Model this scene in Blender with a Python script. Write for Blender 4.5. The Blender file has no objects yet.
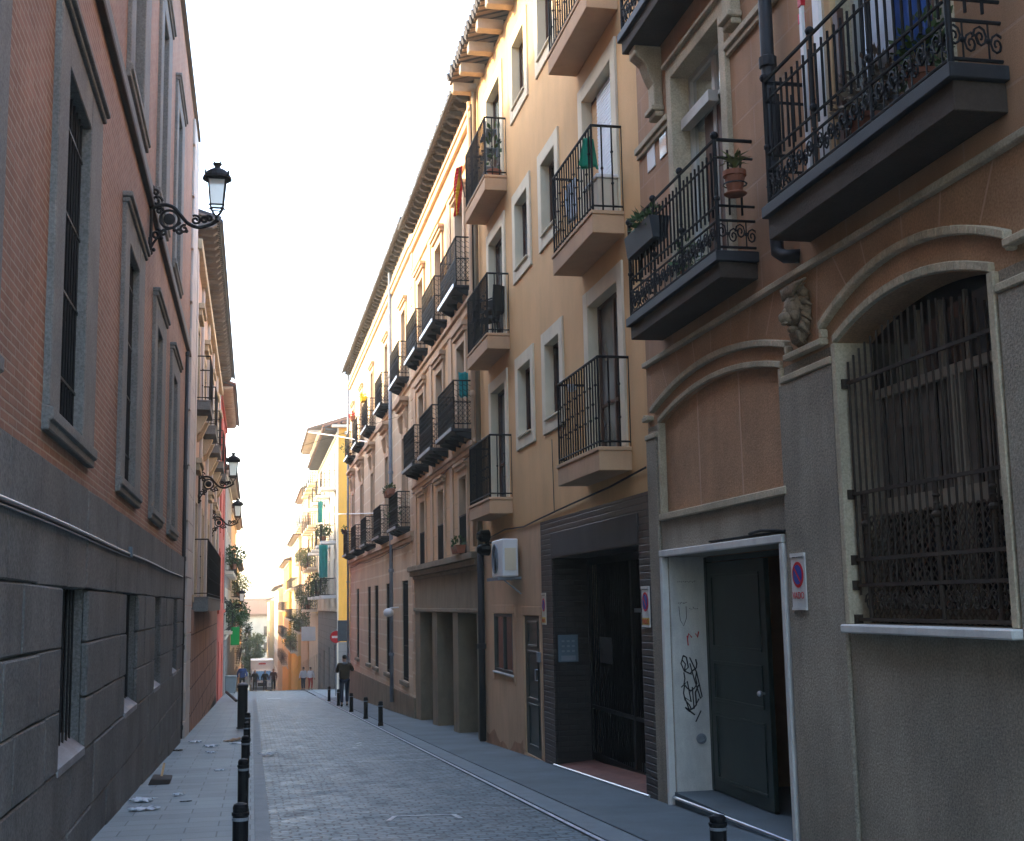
import bpy, bmesh, math, random
from mathutils import Vector, Matrix
random.seed(7)
S = bpy.context.scene
C = S.collection
PI = math.pi
# ------------------------------------------------------------------ camera
cam = bpy.data.objects.new('camera', bpy.data.cameras.new('camera'))
C.objects.link(cam); S.camera = cam
cam.data.sensor_width = 36; cam.data.lens = 36*1257/1024
cam.data.clip_start = .05; cam.data.clip_end = 3000
R_ = (0.9796816, -0.19972027, -0.01832424); U_ = (-0.01072987, -0.14342846, 0.98960252); B_ = (-0.2002719, -0.96929876, -0.14265719)
cam.matrix_world = Matrix(((R_[0], U_[0], B_[0], 0), (R_[1], U_[1], B_[1], 0), (R_[2], U_[2], B_[2], 0), (0, 0, 0, 1)))
# ------------------------------------------------------------------ light
SUN_AZ, SUN_EL = math.radians(-62), math.radians(24.4)      # azimuth from +Y (street axis), negative = towards -X
w = bpy.data.worlds.new('World'); S.world = w; w.use_nodes = True
nt = w.node_tree; bg = nt.nodes['Background']
sky = nt.nodes.new('ShaderNodeTexSky'); sky.sky_type = 'NISHITA'; sky.sun_disc = False
sky.sun_elevation = SUN_EL; sky.sun_rotation = SUN_AZ; sky.air_density = 1.0; sky.dust_density = 1.6; sky.ozone_density = 1.0
nt.links.new(sky.outputs[0], bg.inputs[0]); bg.inputs[1].default_value = 0.15
sl = bpy.data.lights.new('sun', 'SUN'); sl.energy = 2.0; sl.angle = math.radians(2); sl.color = (1.0, .74, .40)
sun = bpy.data.objects.new('sun', sl); C.objects.link(sun)
sd = Vector((math.sin(SUN_AZ)*math.cos(SUN_EL), math.cos(SUN_AZ)*math.cos(SUN_EL), math.sin(SUN_EL)))
sun.rotation_euler = sd.to_track_quat('Z', 'Y').to_euler()
S.view_settings.view_transform = 'Standard'; S.view_settings.look = 'None'; S.view_settings.gamma = 1
S.view_settings.exposure = 3.12
S.render.engine = 'CYCLES'
S.cycles.max_bounces = 8; S.cycles.diffuse_bounces = 5; S.cycles.glossy_bounces = 3

# ------------------------------------------------------------------ materials
def newmat(name):
    m = bpy.data.materials.new(name); m.use_nodes = True
    t = m.node_tree; return m, t, t.nodes['Principled BSDF']
def N(t, typ, **k):
    n = t.nodes.new(typ)
    for a, b in k.items(): setattr(n, a, b)
    return n
def posvec(t, scale=(1, 1, 1)):
    g = N(t, 'ShaderNodeNewGeometry'); m = N(t, 'ShaderNodeMapping'); m.inputs['Scale'].default_value = scale
    t.links.new(g.outputs['Position'], m.inputs['Vector']); return m.outputs[0]
def noise(t, vec, scale, detail=4, rough=.6):
    n = N(t, 'ShaderNodeTexNoise'); n.inputs['Scale'].default_value = scale; n.inputs['Detail'].default_value = detail
    n.inputs['Roughness'].default_value = rough; t.links.new(vec, n.inputs['Vector']); return n.outputs['Fac']
def ramp(t, fac, a, b, c0=(0, 0, 0, 1), c1=(1, 1, 1, 1)):
    r = N(t, 'ShaderNodeValToRGB'); r.color_ramp.elements[0].position = a; r.color_ramp.elements[1].position = b
    r.color_ramp.elements[0].color = c0; r.color_ramp.elements[1].color = c1
    t.links.new(fac, r.inputs[0]); return r.outputs[0]
def mixc(t, fac, a, b, mode='MIX'):
    m = N(t, 'ShaderNodeMix', data_type='RGBA', blend_type=mode)
    if isinstance(fac, (int, float)): m.inputs[0].default_value = fac
    else: t.links.new(fac, m.inputs[0])
    for s, v in ((6, a), (7, b)):
        if isinstance(v, (tuple, list)): m.inputs[s].default_value = (*v[:3], 1)
        else: t.links.new(v, m.inputs[s])
    return m.outputs[2]
def bump(t, b, h, strength, dist=.01, chain=None):
    n = N(t, 'ShaderNodeBump'); n.inputs['Strength'].default_value = strength; n.inputs['Distance'].default_value = dist
    t.links.new(h, n.inputs['Height'])
    if chain is not None: t.links.new(chain, n.inputs['Normal'])
    t.links.new(n.outputs[0], b.inputs['Normal']); return n.outputs[0]
def mul(c, k): return tuple(min(1, x*k) for x in c)
def M(name, col, rough=.8, var=.18, scale=1.2, speck=.0, sscale=90, bmp=.25, bsc=70, streak=0, metal=0, spec=.3, emit=None):
    m, t, b = newmat(name)
    v = posvec(t)
    c = mixc(t, ramp(t, noise(t, v, scale), .3, .7), mul(col, 1-var), mul(col, 1+var))
    if speck: c = mixc(t, ramp(t, noise(t, v, sscale, 2), .35, .65), mixc(t, 1.0, c, (1-speck,)*3, 'MULTIPLY'), mixc(t, 1.0, c, mul((1, 1, 1), 1), 'MULTIPLY'))
    if streak:
        s = ramp(t, noise(t, posvec(t, (2.2, 2.2, .5)), 1.3, 6, .7), .45, .8)
        c = mixc(t, s, c, mixc(t, 1.0, c, (1-streak, 1-streak, 1-streak*.9), 'MULTIPLY'))
    t.links.new(c, b.inputs['Base Color'])
    b.inputs['Roughness'].default_value = rough; b.inputs['Metallic'].default_value = metal
    b.inputs['Specular IOR Level'].default_value = spec
    if bmp: bump(t, b, noise(t, v, bsc, 5), bmp, .008)
    if emit: b.inputs['Emission Color'].default_value = (*emit[0], 1); b.inputs['Emission Strength'].default_value = emit[1]
    return m
def Mbrick(name, c1, c2, mortar, bw, rh, ms=.008, axes='yz', rough=.85, bm=.5, off=.5, var=.25, dist=.01, streak=.2, nb=.2, offz=0, speck=0):
    m, t, b = newmat(name)
    g = N(t, 'ShaderNodeNewGeometry'); sp = N(t, 'ShaderNodeSeparateXYZ'); cb = N(t, 'ShaderNodeCombineXYZ')
    t.links.new(g.outputs['Position'], sp.inputs[0])
    ax = {'x': 0, 'y': 1, 'z': 2}
    t.links.new(sp.outputs[ax[axes[0]]], cb.inputs[0])
    if offz:
        ad = N(t, 'ShaderNodeMath', operation='ADD'); ad.inputs[1].default_value = offz
        t.links.new(sp.outputs[ax[axes[1]]], ad.inputs[0]); t.links.new(ad.outputs[0], cb.inputs[1])
    else: t.links.new(sp.outputs[ax[axes[1]]], cb.inputs[1])
    # slight wobble so the joints are not ruler-straight
    wv = noise(t, g.outputs['Position'], 1.7, 2); wm = N(t, 'ShaderNodeVectorMath', operation='SCALE'); wm.inputs['Scale'].default_value = ms*1.2
    cw = N(t, 'ShaderNodeCombineXYZ'); t.links.new(wv, cw.inputs[0]); t.links.new(wv, cw.inputs[1]); t.links.new(cw.outputs[0], wm.inputs[0])
    av = N(t, 'ShaderNodeVectorMath', operation='ADD'); t.links.new(cb.outputs[0], av.inputs[0]); t.links.new(wm.outputs[0], av.inputs[1])
    br = N(t, 'ShaderNodeTexBrick'); br.offset = off
    br.inputs['Scale'].default_value = 1; br.inputs['Brick Width'].default_value = bw; br.inputs['Row Height'].default_value = rh
    br.inputs['Mortar Size'].default_value = ms; br.inputs['Mortar Smooth'].default_value = .3
    br.inputs['Color1'].default_value = (*c1, 1); br.inputs['Color2'].default_value = (*c2, 1); br.inputs['Mortar'].default_value = (*mortar, 1)
    t.links.new(av.outputs[0], br.inputs['Vector'])
    v = posvec(t)
    big = ramp(t, noise(t, v, .9, 6), .3, .72, (1-var, 1-var, 1-var, 1), (1, 1, 1, 1))
    c = mixc(t, 1.0, br.outputs['Color'], big, 'MULTIPLY')
    if speck: c = mixc(t, 1.0, c, ramp(t, noise(t, v, 110, 2), .35, .65, (1-speck,)*3+(1,)), 'MULTIPLY')
    if streak:
        s = ramp(t, noise(t, posvec(t, (2.2, 2.2, .45)), 1.1, 6, .7), .45, .8)
        c = mixc(t, s, c, mixc(t, 1.0, c, (1-streak,)*3, 'MULTIPLY'))
    t.links.new(c, b.inputs['Base Color']); b.inputs['Roughness'].default_value = rough
    b.inputs['Specular IOR Level'].default_value = .3
    n1 = N(t, 'ShaderNodeBump'); n1.invert = True; n1.inputs['Strength'].default_value = bm; n1.inputs['Distance'].default_value = dist
    t.links.new(br.outputs['Fac'], n1.inputs['Height'])
    bump(t, b, noise(t, v, 80, 4), nb, .006, n1.outputs[0])
    return m

m_brick = Mbrick('red_brick', (.27, .135, .085), (.345, .18, .12), (.40, .30, .22), .26, .062, .009, bm=.7, var=.3, streak=.25)
m_granite = M('granite', (.15, .155, .15), .85, .30, 1.1, .45, 42, 1.0, 45, streak=.3)
m_granite_l = M('granite_trim', (.20, .205, .195), .85, .16, 2, .35, 48, .6, 50, streak=.2)
m_cement = M('grey_cement_render', (.40, .345, .26), .9, .24, .9, .42, 60, 1.0, 55, streak=.30)
m_brownblock = Mbrick('brown_block_render', (.56, .32, .175), (.50, .285, .155), (.57, .355, .225), .78, .336, .011, bm=.35, var=.22, offz=.155, streak=.25, nb=.5, speck=.2)
m_brown = M('brown_render', (.49, .285, .155), .92, .18, 1.3, .3, 60, .8, 60, streak=.2)
m_limestone = M('pale_limestone', (.54, .455, .31), .85, .18, 2.5, .25, 60, .5, 60, streak=.3)
m_whitestone = M('white_painted_stone', (.70, .68, .62), .75, .12, 3, .08, 100, .25, 70, streak=.3)
m_tan = M('tan_render', (.74, .455, .21), .9, .08, .8, .08, 60, .3, 60, streak=.12)
m_tan_low = M('pale_tan_render', (.64, .42, .25), .9, .10, .8, .10, 150, .3, 120, streak=.25)
m_cream = M('cream_trim', (.72, .625, .45), .8, .07, 2, 0, 90, .15, 90, streak=.12)
m_slabtan = M('balcony_tan', (.60, .38, .22), .9, .08, 1.5, .08, 130, .25, 100, streak=.15)
m_orange = Mbrick('ochre_render', (.74, .48, .26), (.71, .455, .245), (.62, .40, .225), 1.4, .52, .012, bm=.25, var=.16, streak=.2, nb=.3)
m_pink = Mbrick('pink_banded_render', (.76, .59, .40), (.74, .57, .38), (.84, .71, .53), 6.0, .48, .03, bm=.3, var=.16, streak=.2, nb=.3)
m_ochretrim = M('ochre_trim', (.60, .42, .27), .88, .12, 2, .05, 100, .25, 90, streak=.25)
m_portal = M('portal_stone', (.27, .21, .135), .88, .18, 1.5, .15, 110, .4, 90, streak=.35)
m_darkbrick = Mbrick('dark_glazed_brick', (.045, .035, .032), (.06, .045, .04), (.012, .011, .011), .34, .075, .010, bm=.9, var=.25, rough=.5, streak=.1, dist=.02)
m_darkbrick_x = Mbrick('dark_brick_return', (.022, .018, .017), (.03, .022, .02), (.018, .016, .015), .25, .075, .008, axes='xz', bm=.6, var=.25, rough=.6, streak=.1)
m_iron = M('black_iron', (.007, .0075, .009), .6, .3, 8, 0, 90, .2, 120, metal=0, spec=.22)
m_rust = M('rusty_brown_iron', (.040, .027, .018), .75, .4, 9, 0, 90, .3, 90, spec=.25)
m_slabdark = M('dark_painted_slab', (.024, .025, .028), .6, .2, 2, 0, 90, .2, 90, streak=.25)
m_slabbrown = M('dark_brown_render', (.065, .046, .033), .85, .2, 2, .2, 60, .5, 60, streak=.25)
m_lionst = M('dirty_carved_stone', (.27, .20, .13), .9, .35, 14, .3, 60, .6, 50, streak=.3)
m_lead = M('grey_lead', (.22, .25, .29), .5, .2, 3, 0, 90, .1, 60, spec=.5)
m_plaster = M('flaking_white_plaster', (.62, .60, .54), .85, .12, 2.2, .1, 80, .35, 60, streak=.35)
m_greendoor = M('dark_green_door', (.020, .034, .030), .42, .2, 3, 0, 90, .15, 70, spec=.4)
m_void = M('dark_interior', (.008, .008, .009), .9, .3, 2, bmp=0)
m_backwall = M('brown_vestibule', (.38, .22, .12), .8, .2, 2, bmp=0)
m_wood = M('brown_wood', (.085, .04, .025), .5, .25, 5, 0, 90, .2, 40)
m_woodl = M('raw_wood', (.55, .36, .18), .7, .2, 5, 0, 90, .2, 40)
m_oldwood = M('weathered_beige_wood', (.30, .255, .19), .6, .15, 4, 0, 90, .15, 60, streak=.25)
m_whitewood = M('old_white_wood', (.50, .48, .42), .6, .12, 4, 0, 90, .15, 60, streak=.25)
m_white = M('white_paint', (.78, .78, .76), .5, .05, 3, bmp=.05)
m_blind = M('white_blind', (.75, .78, .82), .5, .05, 3, bmp=.05)
m_tile = M('terracotta_tiles', (.20, .085, .05), .85, .35, 5, .15, 60, .4, 40)
m_tiled = M('weathered_tiles', (.06, .058, .065), .85, .3, 5, .15, 60, .4, 40)
m_rafter = M('grey_rafters', (.06, .063, .07), .8, .2, 4, .0, 60, .3, 40)
m_rafterw = M('pale_corbels', (.40, .33, .26), .85, .15, 4, 0, 60, .3, 40)
m_l2wall = M('greyish_pink_render', (.52, .36, .27), .9, .1, .8, .05, 60, .3, 60, streak=.2)
m_l2pil = M('pale_grey_render', (.50, .48, .45), .9, .1, .8, .05, 60, .3, 60, streak=.2)
m_rafterg = M('mid_grey_rafters', (.16, .15, .145), .85, .2, 4, .0, 60, .3, 40)
m_soffit = M('brown_soffit', (.22, .155, .115), .85, .2, 4, 0, 60, .3, 40)
m_yel = M('yellow_render', (.84, .43, .07), .9, .08, .8, .05, 100, .2, 60, streak=.15)
m_yel2 = M('pale_yellow_render', (.68, .53, .28), .9, .08, .8, .05, 100, .2, 60, streak=.15)
m_red = M('red_render', (.46, .085, .055), .85, .08, .8, .05, 100, .2, 60, streak=.15)
m_salmon = M('salmon_render', (.62, .38, .23), .9, .1, .8, .05, 100, .2, 60, streak=.15)
m_creamr = M('cream_render', (.66, .58, .45), .9, .1, .8, .05, 100, .2, 60, streak=.15)
m_greyst = Mbrick('grey_ashlar', (.22, .21, .20), (.27, .25, .235), (.12, .115, .11), .9, .42, .012, bm=.5, var=.2)
m_pinkst = Mbrick('pink_stone_panels', (.36, .215, .165), (.33, .20, .155), (.10, .065, .055), .75, .62, .02, bm=.5, var=.2)
m_olive = M('dark_olive_jacket', (.06, .042, .022), .9, .25, 6, 0, 90, .3, 60)
m_jean = M('blue_jeans', (.02, .03, .055), .9, .2, 8, bmp=.2)
m_blackc = M('black_cloth', (.015, .014, .017), .95, .2, 8, bmp=.2)
m_maroon = M('maroon_cloth', (.06, .02, .025), .95, .2, 8, bmp=.2)
m_whitec = M('white_cloth', (.72, .75, .80), .9, .08, 8, bmp=.2)
m_redc = M('red_cloth', (.5, .04, .03), .9, .1, 8, bmp=.2)
m_skin = M('skin', (.45, .26, .18), .6, .05, 8, bmp=0)
m_hair = M('dark_hair', (.015, .011, .01), .7, .2, 20, bmp=.3)
m_leaf = M('leaves', (.045, .085, .025), .6, .4, 14, bmp=0)
m_leafl = M('yellow_green_leaves', (.10, .14, .035), .6, .4, 10, bmp=0)  # lighter, yellower green than the other leaves
m_twig = M('dry_twigs', (.16, .12, .08), .8, .3, 8, bmp=0)
m_pot = M('terracotta_pot', (.27, .10, .055), .8, .2, 5, bmp=.2)
m_teal = M('teal_fabric', (.02, .26, .25), .8, .15, 4, bmp=.2)
m_greenf = M('green_fabric', (.0, .20, .11), .7, .15, 4, bmp=.2)
m_greenp = M('green_panel', (.0, .30, .06), .5, .1, 4, bmp=0)
m_yelf = M('yellow_fabric', (.80, .52, .02), .7, .1, 4, bmp=.1)
m_redf = M('red_fabric', (.62, .02, .015), .7, .1, 4, bmp=.1)
m_bluef = M('blue_fabric', (.04, .10, .32), .8, .3, 4, bmp=.2)
m_card = M('cardboard', (.30, .19, .11), .9, .2, 6, bmp=.3)
m_darkcard = M('wet_dark_cardboard', (.06, .05, .045), .9, .2, 6, bmp=.3)
m_paper = M('white_paper', (.62, .68, .74), .8, .1, 9, bmp=.2)
m_paint = M('worn_white_paint', (.62, .66, .68), .8, .25, 9, .3, 60, .3, 60)
m_metal = M('bright_metal', (.55, .58, .62), .35, .1, 5, metal=.9, bmp=.1)
m_grey = M('grey_plastic', (.20, .22, .24), .6, .1, 5, bmp=.1)
m_bin = M('bin_grey_plastic', (.16, .19, .21), .6, .1, 5, bmp=.1)
m_rubber = M('rubber', (.015, .015, .015), .8, .2, 5, bmp=.1)
m_signred = M('sign_red', (.60, .02, .03), .5, .05, 5, bmp=0)
m_signblue = M('sign_blue', (.02, .06, .32), .5, .05, 5, bmp=0)
m_signyel = M('sign_yellow', (.62, .42, .05), .5, .05, 5, bmp=0)
m_signback = M('sign_back_grey', (.10, .14, .17), .6, .1, 5, bmp=0)
m_ink = M('black_ink', (.015, .015, .02), .7, .1, 5, bmp=0)
m_redink = M('red_ink', (.55, .05, .05), .7, .1, 5, bmp=0)
m_ledge = M('terracotta_floor', (.22, .10, .075), .7, .2, 4, .1, 60, .2, 50)
def glass(name, col, rough=.08, spec=.6):
    m, t, b = newmat(name); v = posvec(t)
    t.links.new(mixc(t, ramp(t, noise(t, v, 1.1, 3), .4, .6), mul(col, .6), mul(col, 1.3)), b.inputs['Base Color'])
    b.inputs['Roughness'].default_value = rough; b.inputs['Specular IOR Level'].default_value = spec
    bump(t, b, noise(t, v, 2.2, 2), .15, .02); return m
m_glass = glass('dark_window_glass', (.018, .022, .03))
m_glassblue = glass('blue_black_glass', (.012, .02, .035), .15)
m_skyglass = M('mirror_glass', (.75, .80, .80), .04, .03, 3, bmp=0, metal=.85, spec=1)
m_glass2 = glass('pale_curtained_glass', (.16, .165, .16))
m_glass3 = glass('blue_grey_glass', (.06, .08, .10))
def rg(): return random.choice([m_glass, m_glass2, m_glass3])
m_curtain = M('brown_grey_curtain', (.15, .125, .10), .8, .2, 6, bmp=.1)
m_windshield = glass('windscreen', (.05, .16, .30), .05, 1.0)  # blue of the reflected sky is put into the base colour
def frosted():
    m, t, b = newmat('lantern_glass')
    b.inputs['Base Color'].default_value = (.80, .84, .80, 1); b.inputs['Roughness'].default_value = .7
    b.inputs['Transmission Weight'].default_value = .45; b.inputs['IOR'].default_value = 1.1
    return m
m_frost = frosted()
def translucent(name, col):
    m, t, b = newmat(name); tr = N(t, 'ShaderNodeBsdfTranslucent'); mx = N(t, 'ShaderNodeMixShader'); mx.inputs[0].default_value = .5
    b.inputs['Base Color'].default_value = (*col, 1); b.inputs['Roughness'].default_value = .8
    tr.inputs[0].default_value = (*col, 1); o = t.nodes['Material Output']
    t.links.new(b.outputs[0], mx.inputs[1]); t.links.new(tr.outputs[0], mx.inputs[2]); t.links.new(mx.outputs[0], o.inputs[0]); return m
def road():
    m, t, b = newmat('granite_setts')
    g = N(t, 'ShaderNodeNewGeometry'); v = g.outputs['Position']
    wv = N(t, 'ShaderNodeTexNoise'); wv.inputs['Scale'].default_value = 5; wv.inputs['Detail'].default_value = 3; t.links.new(v, wv.inputs['Vector'])
    sc = N(t, 'ShaderNodeVectorMath', operation='SCALE'); sc.inputs['Scale'].default_value = .13; t.links.new(wv.outputs['Color'], sc.inputs[0])
    ad = N(t, 'ShaderNodeVectorMath', operation='ADD'); t.links.new(v, ad.inputs[0]); t.links.new(sc.outputs[0], ad.inputs[1])
    br = N(t, 'ShaderNodeTexBrick'); br.inputs['Scale'].default_value = 1; br.inputs['Brick Width'].default_value = .17; br.inputs['Row Height'].default_value = .13
    br.inputs['Mortar Size'].default_value = .013; br.inputs['Mortar Smooth'].default_value = .6
    br.inputs['Color1'].default_value = (.125, .18, .20, 1); br.inputs['Color2'].default_value = (.205, .27, .29, 1); br.inputs['Mortar'].default_value = (.06, .07, .075, 1)
    t.links.new(ad.outputs[0], br.inputs['Vector'])
    c = mixc(t, 1.0, br.outputs['Color'], ramp(t, noise(t, v, .5, 6), .3, .7, (.78, .80, .82, 1), (1, 1, 1, 1)), 'MULTIPLY')
    c = mixc(t, 1.0, c, ramp(t, noise(t, v, 9, 4), .35, .65, (.72, .72, .72, 1), (1, 1, 1, 1)), 'MULTIPLY')
    # dark worn joints that come and go
    hole = ramp(t, noise(t, posvec(t, (.75, 1.25, 1)), 11, 2), .57, .63)
    c = mixc(t, hole, c, (.03, .045, .05))
    t.links.new(c, b.inputs['Base Color']); b.inputs['Specular IOR Level'].default_value = .5
    t.links.new(ramp(t, noise(t, v, 3, 4), .3, .7, (.45,)*3+(1,), (.7,)*3+(1,)), b.inputs['Roughness'])
    n1 = N(t, 'ShaderNodeBump'); n1.invert = True; n1.inputs['Strength'].default_value = .8; n1.inputs['Distance'].default_value = .012
    t.links.new(br.outputs['Fac'], n1.inputs['Height']); bump(t, b, noise(t, v, 30, 4), .5, .012, n1.outputs[0])
    return m
m_road = road()
m_pave = Mbrick('pavement_slabs', (.215, .275, .295), (.26, .32, .34), (.12, .15, .165), .6, .4, .008, axes='xy', bm=.5, var=.3, rough=.6, streak=0, nb=.6, speck=.2)
m_asph = M('patched_asphalt', (.13, .163, .177), .7, .22, 1.1, .25, 90, .5, 70)
m_kerb = M('granite_kerb', (.20, .24, .255), .7, .12, 3, .2, 90, .3, 60)
m_terrain = M('bare_ground', (.20, .19, .17), .9, .2, .3, .1, 20, .2, 8)
m_hill = M('hazy_hill', (.22, .22, .18), .95, .2, .02, bmp=0)

# ------------------------------------------------------------------ mesh helpers
class MB:
    def __init__(s): s.b = bmesh.new()
    def quad(s, *p):
        return s.b.faces.new([s.b.verts.new(q) for q in p])
    def box(s, x0, x1, y0, y1, z0, z1):
        if x0 > x1: x0, x1 = x1, x0
        if y0 > y1: y0, y1 = y1, y0
        if z0 > z1: z0, z1 = z1, z0
        v = [s.b.verts.new(p) for p in ((x0, y0, z0), (x1, y0, z0), (x1, y1, z0), (x0, y1, z0), (x0, y0, z1), (x1, y0, z1), (x1, y1, z1), (x0, y1, z1))]
        for f in ((0, 3, 2, 1), (4, 5, 6, 7), (0, 1, 5, 4), (1, 2, 6, 5), (2, 3, 7, 6), (3, 0, 4, 7)): s.b.faces.new([v[i] for i in f])
        return v
    def prism(s, poly, axis, a0, a1):
        """poly: list of 2-tuples in the plane across axis ('x': (y,z), 'y': (x,z), 'z': (x,y))"""
        def P(p, a): return {'x': (a, p[0], p[1]), 'y': (p[0], a, p[1]), 'z': (p[0], p[1], a)}[axis]
        A = [s.b.verts.new(P(p, a0)) for p in poly]; B = [s.b.verts.new(P(p, a1)) for p in poly]
        n = len(poly)
        try: s.b.faces.new(A); s.b.faces.new(B[::-1])
        except ValueError: pass
        for i in range(n): s.b.faces.new((A[i], B[i], B[(i+1) % n], A[(i+1) % n]))
    def tube(s, pts, r, n=6, closed=False):
        pts = [Vector(p) for p in pts]; rings = []
        rr = r if isinstance(r, (list, tuple)) else [r]*len(pts)
        prev = None
        for i, p in enumerate(pts):
            a = pts[i-1] if (i or closed) else p; c = pts[(i+1) % len(pts)] if (i < len(pts)-1 or closed) else p
            d = (c-a)
            if d.length < 1e-9: d = Vector((0, 0, 1))
            d.normalize()
            if prev is None: u = d.orthogonal().normalized()
            else:
                u = prev - d*prev.dot(d)
                u = u.normalized() if u.length > 1e-6 else d.orthogonal().normalized()
            prev = u; v = d.cross(u)
            rings.append([s.b.verts.new(p+(u*math.cos(2*PI*k/n)+v*math.sin(2*PI*k/n))*rr[i]) for k in range(n)])
        m = len(rings)
        for i in range(m if closed else m-1):
            A, B = rings[i], rings[(i+1) % m]
            for k in range(n): s.b.faces.new((A[k], A[(k+1) % n], B[(k+1) % n], B[k]))
        if not closed: s.b.faces.new(rings[0][::-1]); s.b.faces.new(rings[-1])
    def lathe(s, c, prof, n=12, axis='z', sx=1, sy=1):
        rings = []
        for r, h in prof:
            ring = []
            for k in range(n):
                a, b_ = r*sx*math.cos(2*PI*k/n), r*sy*math.sin(2*PI*k/n)
                o = {'z': (a, b_, h), 'x': (h, a, b_), 'y': (a, h, b_)}[axis]
                ring.append(s.b.verts.new((c[0]+o[0], c[1]+o[1], c[2]+o[2])))
            rings.append(ring)
        for i in range(len(rings)-1):
            for k in range(n): s.b.faces.new((rings[i][k], rings[i][(k+1) % n], rings[i+1][(k+1) % n], rings[i+1][k]))
        s.b.faces.new(rings[0][::-1]); s.b.faces.new(rings[-1])
    def blob(s, c, r, seg=10, sc=(1, 1, 1), jit=0):
        g = bmesh.ops.create_uvsphere(s.b, u_segments=seg, v_segments=max(4, seg*2//3), radius=1)
        for v in g['verts']:
            k = 1+random.uniform(-jit, jit)
            v.co = Vector((c[0]+v.co.x*r*sc[0]*k, c[1]+v.co.y*r*sc[1]*k, c[2]+v.co.z*r*sc[2]*k))
    def leaf(s, p, d, l, wd):
        d = Vector(d).normalized(); u = d.orthogonal().normalized()
        a = random.uniform(0, 2*PI); u = (Matrix.Rotation(a, 3, d) @ u)*wd
        p = Vector(p); s.quad(p, p+d*l*.5+u, p+d*l, p+d*l*.5-u)
    def split(s, name, mat, parent=None, bevel=0):
        """every separate piece becomes an object of its own"""
        bmesh.ops.remove_doubles(s.b, verts=s.b.verts[:], dist=1e-5)
        bmesh.ops.recalc_face_normals(s.b, faces=s.b.faces[:])
        seen = set(); out = []
        for f0 in s.b.faces:
            if f0 in seen: continue
            st = [f0]; seen.add(f0); isl = []
            while st:
                f = st.pop(); isl.append(f)
                for v in f.verts:
                    for g in v.link_faces:
                        if g not in seen: seen.add(g); st.append(g)
            m = MB(); mp = {}
            for f in isl: m.b.faces.new([mp.setdefault(v, None) or mp.__setitem__(v, m.b.verts.new(v.co)) or mp[v] for v in f.verts])
            out.append(m.build(name, mat, parent, bevel=bevel, recalc=False))
        s.b.free(); return out
    def build(s, name, mat, parent=None, smooth=False, bevel=0, loc=None, recalc=True):
        if recalc: bmesh.ops.recalc_face_normals(s.b, faces=s.b.faces[:])
        me = bpy.data.meshes.new(name); s.b.to_mesh(me); s.b.free()
        me.materials.append(mat)
        if smooth:
            for f in me.polygons: f.use_smooth = True
        o = bpy.data.objects.new(name, me); C.objects.link(o)
        if loc is not None: o.location = loc
        if parent is not None: attach(o, parent)
        if bevel:
            b = o.modifiers.new('bevel', 'BEVEL'); b.width = bevel; b.segments = 1; b.limit_method = 'ANGLE'
        return o
def wloc(o):
    v = Vector(o.location); p = o.parent
    while p: v = v + Vector(p.location); p = p.parent
    return v
ORG = {}
def attach(o, parent):
    o.parent = parent
    # meshes are modelled in world space: cancel the parent's offset
    o.matrix_parent_inverse = Matrix.Translation(-Vector(ORG.get(parent.name, (0, 0, 0))))
def tag(o, label=None, cat=None, group=None, kind=None):
    if label: o['label'] = label
    if cat: o['category'] = cat
    if group: o['group'] = group
    if kind: o['kind'] = kind
    return o
def thing(name, loc, label, cat, group=None):
    o = bpy.data.objects.new(name, None); C.objects.link(o); o.location = loc; o.empty_display_size = .2
    ORG[o.name] = tuple(loc); return tag(o, label, cat, group)
def local(name, loc, label, cat, group=None):      # empty whose children are modelled around its own origin
    o = bpy.data.objects.new(name, None); C.objects.link(o); o.location = loc; o.empty_display_size = .2
    return tag(o, label, cat, group)
def copy_tree(o, parent=None):
    c = o.copy(); C.objects.link(c)
    if parent is not None: c.parent = parent
    for ch in o.children: copy_tree(ch, c)
    return c
def lab(o, l): o['label'] = l; return o

def zg(y):
    if y < 72: return -1.55-.0434*y
    if y < 112: return -4.675-.063*(y-72)
    if y < 200: return -7.195-.085*(y-112)
    if y < 320: return -14.675-.03*(y-200)
    return -18.275

# ------------------------------------------------------------------ ground
YS = [-60, -20, 0]+[4*i for i in range(1, 18)]+[72, 76, 80, 84, 88, 92, 96, 100, 104, 108, 112, 120, 130, 140, 160, 180, 200, 240, 280, 320]
def strip(name, xa, xb, mat, dz, y0=-60, y1=320, nx=1, edge=0):
    mb = MB(); ys = sorted({y for y in YS if y0 <= y <= y1} | {y0, y1})
    rows = []
    for y in ys: rows.append([mb.b.verts.new((xa+(xb-xa)*i/nx, y, zg(y)+dz)) for i in range(nx+1)])
    for a, b in zip(rows, rows[1:]):
        for i in range(nx): mb.b.faces.new((a[i], a[i+1], b[i+1], b[i]))
    if edge:
        for X in (xa, xb):
            for a, b in zip(ys, ys[1:]): mb.quad((X, a, zg(a)+dz), (X, b, zg(b)+dz), (X, b, zg(b)-.1), (X, a, zg(a)-.1))
    o = mb.build(name, mat, recalc=not edge or True); return tag(o, kind='structure')
strip('road', .18, 2.86, m_road, 0)
strip('kerb', .04, .178, m_kerb, .035, edge=1)
strip('pavement', -2.2, .038, m_pave, .03, edge=1)
strip('kerb', 2.93, 3.20, m_kerb, .018, edge=1)
strip('pavement', 3.202, 5.4, m_asph, .03, y1=56, edge=1)
strip('pavement', 3.202, 5.4, m_pave, .03, y0=56.01, edge=1)
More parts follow.
